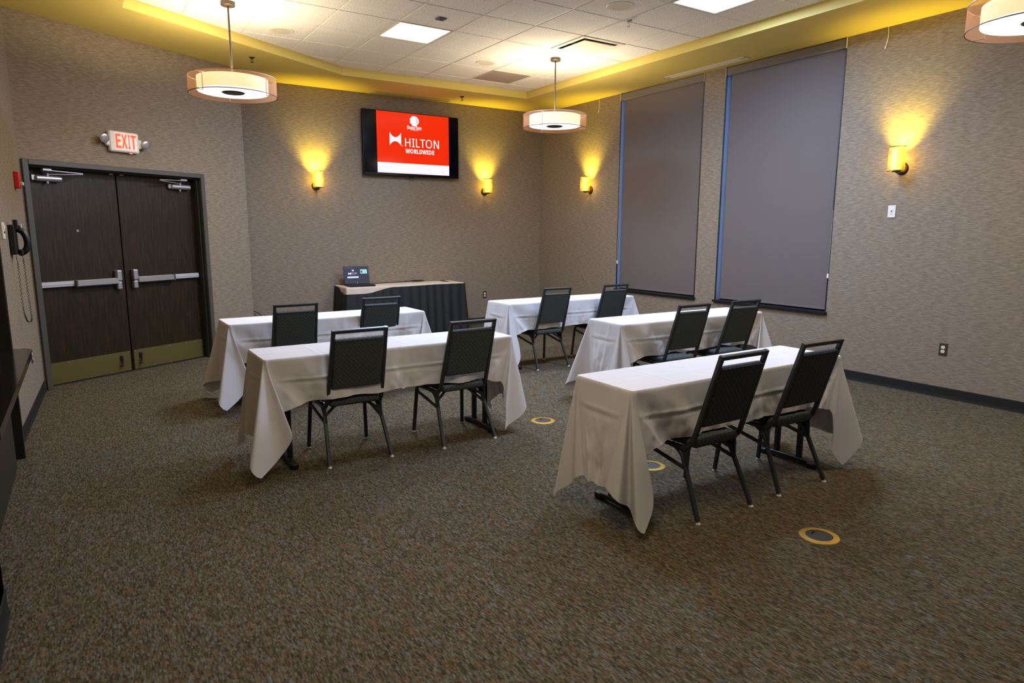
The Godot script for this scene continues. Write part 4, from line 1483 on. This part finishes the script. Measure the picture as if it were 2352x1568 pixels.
# ---------------------------------------------------------------- presenter table with laptop
func build_presenter_table() -> void:
	var x0 := -0.985
	var x1 := 0.885
	var zf := -3.175
	var zb := -3.665
	var h := 0.745
	var t := thing("presenter_table", "long table against the far wall below the television", "table", Vector3((x0 + x1) * 0.5, 0, (zf + zb) * 0.5))
	var m := MB.new()
	m.box(Vector3(0, h - 0.016, 0), Vector3(x1 - x0 - 0.02, 0.024, zf - zb - 0.02), 0.004)
	part("tabletop", m, M.table_top, t)
	for sx in [-1, 1]:
		m = MB.new()
		for sz in [-1, 1]:
			m.tube(P3([Vector3(sx * 0.8, h - 0.03, sz * 0.16), Vector3(sx * 0.8, 0.0, sz * 0.16)]), 0.014, 10)
		m.tube(P3([Vector3(sx * 0.8, 0.2, -0.16), Vector3(sx * 0.8, 0.2, 0.16)]), 0.012, 8)
		part("leg", m, M.table_metal, t)
	# beige cloth: top and a short fall, longer at the left where the skirt has slipped
	var pts := []
	var path := []
	var n := 120
	for i in n + 1:
		var d := float(i) / n * (0.49 * 2 + 1.87)
		var p: Vector2
		var o: Vector2
		if d < 0.49:
			p = Vector2(x0, zb + d); o = Vector2(-1, 0)
		elif d < 0.49 + 1.87:
			p = Vector2(x0 + d - 0.49, zf); o = Vector2(0, 1)
		else:
			p = Vector2(x1, zf - (d - 2.36)); o = Vector2(1, 0)
		var cd := minf(absf(d - 0.49), absf(d - 2.36))
		if cd < 0.04: o = (o + (Vector2(0, 1) if o.x != 0 else Vector2(-1 if d < 1.0 else 1, 0)) * (1.0 - cd / 0.04)).normalized()
		path.append([p, o, d])
	var drop := func(d: float) -> float:
		# height of the skirt's top edge below the table top
		return 0.008 + 0.088 * (1.0 - smoothstep(0.75, 1.22, d)) * smoothstep(0.1, 0.42, d) + 0.012 * (1.0 - smoothstep(1.3, 1.9, d)) * smoothstep(0.9, 1.25, d)
	for i in 8:
		var row := PackedVector3Array()
		for e in path:
			var p: Vector2 = e[0]
			var fall: float = drop.call(e[2]) + 0.05
			if i == 0: row.append(Vector3(clampf(p.x, x0 + 0.2, x1 - 0.2), h, zb + 0.005))
			elif i == 1: row.append(Vector3(p.x - e[1].x * 0.012, h + 0.001, p.y - e[1].y * 0.012))
			else:
				var f := float(i - 2) / 5.0
				row.append(Vector3(p.x, h - 0.004 - fall * f, p.y) + Vector3(e[1].x, 0, e[1].y) * (0.002 + 0.006 * f * sin(e[2] * 31.0)))
		pts.append(row)
	m = MB.new()
	m.grid(pts)
	var cl := part("tablecloth", m, M.beige_cloth, self)
	tag(cl, "beige cloth on the long table against the far wall, under the laptop", "tablecloth")
	# black pleated skirt
	pts = []
	var fine := []
	var n2 := 520
	for i in n2 + 1:
		var f := float(i) / n2 * n
		var k := mini(int(f), n - 1)
		fine.append([path[k][0].lerp(path[k + 1][0], f - k), path[k][1].lerp(path[k + 1][1], f - k).normalized(), lerpf(path[k][2], path[k + 1][2], f - k)])
	for i in 14:
		var row := PackedVector3Array()
		var f := float(i) / 13.0
		for e in fine:
			var ytop: float = h - drop.call(e[2])
			var y := lerpf(ytop, 0.03, f)
			var ple: float = sin(e[2] * 46.0 + 0.8 * sin(e[2] * 7.0)) * 0.011 + sin(e[2] * 19.0 + 1.7 * f) * 0.007 * f
			var out: float = 0.014 + 0.05 * f + ple * (0.35 + 0.65 * f)
			row.append(Vector3(e[0].x, y, e[0].y) + Vector3(e[1].x, 0, e[1].y) * out)
		pts.append(row)
	m = MB.new()
	m.grid(pts)
	var sk := part("table_skirt", m, M.skirt, self)
	tag(sk, "black pleated skirt around the long table, slipped lower at its left", "table skirt")
	# laptop
	var l := thing("laptop", "open black laptop showing a dark slide on the skirted table", "laptop", Vector3(-0.735, h + 0.003, -3.37), -0.02)
	m = MB.new()
	m.box(Vector3(0, 0.012, 0.06), Vector3(0.375, 0.022, 0.25), 0.006)
	part("base", m, M.black_plastic, l)
	m = MB.new()
	m.box(Vector3(0, 0.0238, 0.035), Vector3(0.32, 0.002, 0.11), 0.0005)
	part("keyboard", m, M.bar_black, l)
	var lidn := Node3D.new()
	var tilt := Basis(Vector3.RIGHT, -0.22)
	var lo := Vector3(0, 0.022, -0.06)
	lidn.free()
	m = MB.new()
	m.box(lo + tilt * Vector3(0, 0.13, 0), Vector3(0.375, 0.255, 0.012), 0.004, tilt)
	var lid := part("lid", m, M.black_plastic, l)
	var screen := func(x: float, y: float, w: float, hh: float, c: Color, called: String, depth: float) -> void:
		var q := MB.new()
		q.box(lo + tilt * Vector3(x, y, 0.0065 + depth), Vector3(w, hh, 0.001), 0.0, tilt)
		part(called, q, glow(c, 1.0, Color(0.02, 0.02, 0.02)), lid)
	screen.call(0, 0.137, 0.345, 0.215, rgb(34, 36, 58), "screen", 0.0)
	screen.call(0.108, 0.178, 0.1, 0.062, rgb(150, 214, 214), "slide_thumbnail", 0.001)
	screen.call(0.076, 0.176, 0.022, 0.03, rgb(30, 50, 60), "slide_picture", 0.002)
	screen.call(-0.056, 0.098, 0.165, 0.024, rgb(206, 222, 240), "slide_band", 0.001)
	screen.call(-0.05, 0.196, 0.03, 0.02, rgb(208, 210, 236), "slide_emblem", 0.001)
	screen.call(-0.11, 0.236, 0.1, 0.003, rgb(110, 114, 140), "menu_line", 0.001)
	text("HILTON", Vector2(0.08, 0.018), rgb(200, 200, 228), lo + tilt * Vector3(-0.035, 0.158, 0.0085), tilt, lid, false, "slide_lettering")
	text("WORLDWIDE", Vector2(0.07, 0.01), rgb(170, 140, 176), lo + tilt * Vector3(-0.038, 0.141, 0.0085), tilt, lid, false, "slide_lettering")
	var em := MB.new()
	em.prism(hourglass(0.02, 0.02), 0.001, Transform3D(tilt, lo + tilt * Vector3(-0.1, 0.152, 0.0075)))
	part("slide_logo", em, glow(rgb(200, 200, 228), 1.0), lid)
	m = MB.new()
	m.lathe(P2([Vector2(0.006, 0), Vector2(0.005, 0.001), Vector2(0, 0.001)]), 14, lo + tilt * Vector3(0, 0.012, 0.006), tilt * Basis(Vector3.RIGHT, PI / 2))
	part("lid_emblem", m, M.steel_light, lid)
	# flat cables behind the laptop
	var cb := thing("cable", "black cable lying along the back of the skirted table", "cable", Vector3(0, h + 0.012, 0))
	m = MB.new()
	m.tube(smooth_path([Vector3(-0.55, 0, -3.5), Vector3(-0.3, 0, -3.56), Vector3(0.0, 0.002, -3.6), Vector3(0.25, 0.012, -3.62), Vector3(0.42, 0.004, -3.64)], 6), 0.006, 7)
	part("cord", m, M.black_plastic, cb)
	m = MB.new()
	m.box(Vector3(0.3, 0.008, -3.625), Vector3(0.16, 0.02, 0.04), 0.004)
	part("plug_strip", m, M.black_plastic, cb)
	var cc := thing("power_cable", "black cable end low on the far wall behind the left table", "cable", Vector3(-2.1, 0, ZT + 0.02))
	m = MB.new()
	m.tube(smooth_path([Vector3(-0.12, 0.48, 0), Vector3(-0.05, 0.45, 0.01), Vector3(0.06, 0.37, 0.02), Vector3(0.14, 0.2, 0.03), Vector3(0.16, 0.03, 0.05), Vector3(0.16, 0.007, 0.12)], 6), 0.006, 7)
	part("cord", m, M.black_plastic, cc)


# ---------------------------------------------------------------- lettering
func text(s: String, size: Vector2, c: Color, at: Vector3, b: Basis, parent: Node3D, bold: bool, called := "lettering", depth := 0.001, energy := 1.0) -> void:
	# size: width and height of the drawn letters, centred on at
	var t := TextMesh.new()
	var f := SystemFont.new()
	f.font_names = PackedStringArray(["Droid Sans"])
	f.font_weight = 700 if bold else 400
	t.font = f
	t.text = s
	t.font_size = 64
	t.pixel_size = 0.01
	t.depth = 0.01
	t.curve_step = 2.0
	t.material = glow(c, energy, Color(0.02, 0.02, 0.02))
	var box := t.get_aabb()
	var sc := Vector3(size.x / maxf(box.size.x, 1e-4), size.y / maxf(box.size.y, 1e-4), depth / 0.01)
	var o := MeshInstance3D.new()
	o.name = called
	o.mesh = t
	var mid := box.get_center() * sc
	o.transform = Transform3D(b * Basis.from_scale(sc), at - b * Vector3(mid.x, mid.y, 0))
	parent.add_child(o, true)


func hourglass(w: float, h: float) -> PackedVector2Array:
	# a block with deep arcs cut out of its top and bottom
	var a := PackedVector2Array()
	for i in 17:
		var t := i / 16.0
		a.append(Vector2(lerpf(-w, w, t), h - (h * 0.74) * pow(sin(PI * t), 0.75)))
	for i in 17:
		var t := i / 16.0
		a.append(Vector2(lerpf(w, -w, t), -h + (h * 0.66) * pow(sin(PI * t), 0.75)))
	return a


# ---------------------------------------------------------------- television
func build_screen() -> void:
	var t := thing("television", "wall-mounted flat television showing a red slide with white lettering", "television", Vector3(0.249, 2.333, ZT))
	var w := 1.553
	var h := 0.917
	var m := MB.new()
	m.box(Vector3(0, h * 0.5, 0.08), Vector3(w, h, 0.04), 0.006)
	part("housing", m, M.tv_black, t)
	m = MB.new()
	m.box(Vector3(0, h * 0.5 + 0.01, 0.1), Vector3(w - 0.03, h - 0.05, 0.003))
	part("screen", m, M.tv_screen, t)
	m = MB.new()
	m.box(Vector3(0, h * 0.5, 0.03), Vector3(0.5, 0.4, 0.06), 0.004)
	part("wall_mount", m, M.black_metal, t)
	m = MB.new()
	m.box(Vector3(-0.02, -0.008, 0.085), Vector3(0.07, 0.022, 0.03), 0.004)
	part("sensor_bump", m, M.tv_black, t)
	# picture: 4:3 slide. x from -0.56 to 0.605, y from 0.04 to 0.908
	var cx := 0.022
	var sw := 1.168
	m = MB.new()
	m.box(Vector3(cx, 0.5465, 0.102), Vector3(sw, 0.72, 0.002))
	part("slide_red_field", m, M.red_screen, t)
	m = MB.new()
	m.box(Vector3(cx, 0.113, 0.102), Vector3(sw, 0.147, 0.002))
	part("slide_white_band", m, M.white_screen, t)
	m = MB.new()
	m.box(Vector3(cx - 0.18, 0.051, 0.1035), Vector3(sw - 0.4, 0.004, 0.001))
	m.box(Vector3(cx + 0.55, 0.053, 0.1035), Vector3(0.06, 0.004, 0.001))
	part("slide_rule", m, glow(rgb(120, 130, 136), 1.0), t)
	var I := Basis.IDENTITY
	var white := rgb(250, 248, 250)
	text("HILTON", Vector2(0.557, 0.122), white, Vector3(0.157, 0.49, 0.1045), I, t, false)
	text("WORLDWIDE", Vector2(0.473, 0.064), white, Vector3(0.119, 0.368, 0.1045), I, t, true)
	text("D", Vector2(0.032, 0.05), white, Vector3(-0.066, 0.709, 0.1045), I, t, true)
	text("OUBLE", Vector2(0.09, 0.038), white, Vector3(-0.0, 0.703, 0.1045), I, t, true)
	text("T", Vector2(0.032, 0.05), white, Vector3(0.064, 0.709, 0.1045), I, t, true)
	text("REE", Vector2(0.066, 0.038), white, Vector3(0.115, 0.703, 0.1045), I, t, true)
	text("BY HILTON", Vector2(0.12, 0.016), rgb(255, 200, 194), Vector3(0.031, 0.674, 0.1045), I, t, false)
	text("TM", Vector2(0.024, 0.01), rgb(255, 226, 220), Vector3(-0.165, 0.437, 0.1045), I, t, false)
	m = MB.new()
	m.prism(hourglass(0.09, 0.096), 0.001, Transform3D(I, Vector3(-0.275, 0.528, 0.104)))
	part("emblem", m, M.white_screen, t)
	m = MB.new()
	m.box(Vector3(-0.275, 0.53, 0.1055), Vector3(0.172, 0.003, 0.001))
	part("emblem_line", m, glow(rgb(170, 166, 190), 1.0), t)
	# round tree emblem: lobed crown joined to a D-shaped arc, with a trunk
	m = MB.new()
	var tree := PackedVector2Array()
	for i in 48:
		var a := TAU * i / 48.0
		var r := 0.066
		if a > PI * 0.5 and a < PI * 1.5: r = 0.064 + 0.007 * absf(sin(a * 4.0))
		tree.append(Vector2(cos(a) * r * 1.08, sin(a) * r * 1.02))
	m.prism(tree, 0.001, Transform3D(I, Vector3(0.035, 0.806, 0.104)))
	m.prism(P2([Vector2(-0.016, -0.09), Vector2(0.03, -0.086), Vector2(0.018, -0.05), Vector2(-0.002, -0.05)]), 0.001, Transform3D(I, Vector3(0.027, 0.82, 0.104)))
	m.prism(P2([Vector2(-0.04, -0.088), Vector2(0.044, -0.088), Vector2(0.036, -0.078), Vector2(-0.03, -0.078)]), 0.001, Transform3D(I, Vector3(0.029, 0.824, 0.104)))
	part("tree_emblem", m, M.white_screen, t)
	m = MB.new()
	var arc := PackedVector2Array()
	for i in 15: arc.append(Vector2.from_angle(lerpf(1.25, -1.35, i / 14.0)) * 0.046)
	for i in 15: arc.append(Vector2.from_angle(lerpf(-1.3, 1.2, i / 14.0)) * Vector2(0.035, 0.044))
	m.prism(arc, 0.001, Transform3D(I, Vector3(0.039, 0.803, 0.1052)))
	part("tree_arc", m, glow(rgb(96, 84, 116), 1.0), t)
	# pale patterned dome rising at the foot of the white band
	var pal := [rgb(206, 206, 224), rgb(188, 190, 210), rgb(226, 226, 190), rgb(150, 156, 206), rgb(196, 200, 204)]
	rng.seed = 77
	for i in 22:
		var a := lerpf(0.15, PI - 0.15, rng.randf())
		var r := lerpf(0.03, 0.125, sqrt(rng.randf()))
		var q := Vector2(cos(a) * r * 1.15, sin(a) * r * 0.85)
		if q.y < 0.012: continue
		m = MB.new()
		m.lathe(P2([Vector2(rng.randf_range(0.006, 0.016), 0.0), Vector2(0, 0.0)]), 9, Vector3(0.375 + q.x, 0.043 + q.y, 0.1042 + i * 0.00004), Basis(Vector3.RIGHT, PI / 2))
		part("dome_motif", m, glow(pal[i % 5], 1.0), t)
	lamp_area(t, Vector3(cx, 0.5, 0.13), Vector2(1.1, 0.8), Color(1.0, 0.45, 0.36), 0.05, Vector3(0, PI, 0))


# ---------------------------------------------------------------- small things on the walls and floor
func build_small_things() -> void:
	var m: MB
	# exit sign
	var e := thing("exit_sign", "white emergency exit sign with red letters and two lamp heads", "exit sign", dn * DOOR_D + dd * -1.9 + Vector3(0, 2.43, 0), DOOR_ANG)
	m = MB.new()
	m.box(Vector3(0, 0, 0.028), Vector3(0.32, 0.205, 0.05), 0.012)
	part("housing", m, M.white_plastic, e)
	m = MB.new()
	m.box(Vector3(0.012, 0.006, 0.0535), Vector3(0.232, 0.165, 0.002), 0.0005)
	part("face_panel", m, glow(rgb(255, 150, 128), 0.75), e)
	for k in 4:
		text("EXIT"[k], Vector2([0.056, 0.062, 0.02, 0.058][k], 0.142), rgb(255, 96, 24), Vector3([-0.07, -0.005, 0.046, 0.094][k], 0.006, 0.0545), Basis.IDENTITY, e, true, "letter", 0.002)
	for s in [-1, 1]:
		m = MB.new()
		m.box(Vector3(s * 0.175, -0.005, 0.03), Vector3(0.04, 0.09, 0.04), 0.01)
		m.lathe(P2([Vector2(0, -0.028), Vector2(0.026, -0.026), Vector2(0.042, -0.004), Vector2(0.046, 0.012), Vector2(0.044, 0.016)]), 24, Vector3(s * 0.222, 0.004 - 0.012 * s, 0.062), Basis(Vector3.RIGHT, PI / 2 + 0.25))
		var hd := part("lamp_head", m, M.white_plastic, e)
		m = MB.new()
		m.lathe(P2([Vector2(0.043, 0.0), Vector2(0.03, 0.006), Vector2(0, 0.009)]), 24, Vector3(s * 0.222, 0.004 - 0.012 * s - 0.003, 0.074), Basis(Vector3.RIGHT, PI / 2 + 0.25))
		part("lens", m, M.steel, hd)
	m = MB.new()
	m.box(Vector3(0.07, -0.106, 0.03), Vector3(0.03, 0.012, 0.02), 0.003)
	part("test_light", m, glow(rgb(200, 10, 10), 0.7), e)
	# switch under the right wall lamp
	var s := thing("light_switch", "white dimmer switch plate on the right wall under the wall lamp", "switch", Vector3(XW, 1.735, 2.303), -PI / 2)
	m = MB.new()
	m.box(Vector3(0, 0, 0.004), Vector3(0.075, 0.118, 0.008), 0.003)
	part("cover_plate", m, M.white_plastic, s)
	m = MB.new()
	m.box(Vector3(0, 0, 0.009), Vector3(0.024, 0.052, 0.004), 0.0015)
	part("rocker", m, M.white_plastic, s)
	m = MB.new()
	m.box(Vector3(0, 0.002, 0.0115), Vector3(0.007, 0.02, 0.003), 0.001)
	part("slider", m, M.black_plastic, s)
	outlet("duplex outlet with metal cover low on the right wall", Vector3(XW, 0.458, 2.898), -PI / 2)
	outlet("duplex outlet on the far wall between the skirted table and the white cloth", Vector3(1.543, 0.482, ZT), 0.0)
	# brass floor boxes
	var fb := [[Vector3(-0.976, 0, 1.56), "round brass floor outlet cover between the left and right tables"], [Vector3(-0.983, 0, 2.805), "round brass floor outlet cover half hidden by the nearest tablecloth"], [Vector3(-0.985, 0, 4.022), "round brass floor outlet cover alone in the open foreground carpet"]]
	for k in fb:
		var o := thing("floor_outlet", k[1], "floor outlet", k[0], 0.35, "brass floor outlets")
		m = MB.new()
		m.lathe(P2([Vector2(0.098, 0.0), Vector2(0.096, 0.003), Vector2(0.07, 0.005), Vector2(0.066, 0.005), Vector2(0.066, 0.001)]), 48)
		part("ring", m, mat(rgb(196, 158, 74), 0.38, 0.6), o)
		m = MB.new()
		m.lathe(P2([Vector2(0.067, 0.0025), Vector2(0.0, 0.0032)]), 40)
		part("lid", m, mat(rgb(44, 46, 52), 0.5), o)
		m = MB.new()
		m.box(Vector3(0.02, 0.004, -0.035), Vector3(0.03, 0.003, 0.012), 0.001)
		part("finger_pull", m, M.black_hole, o)
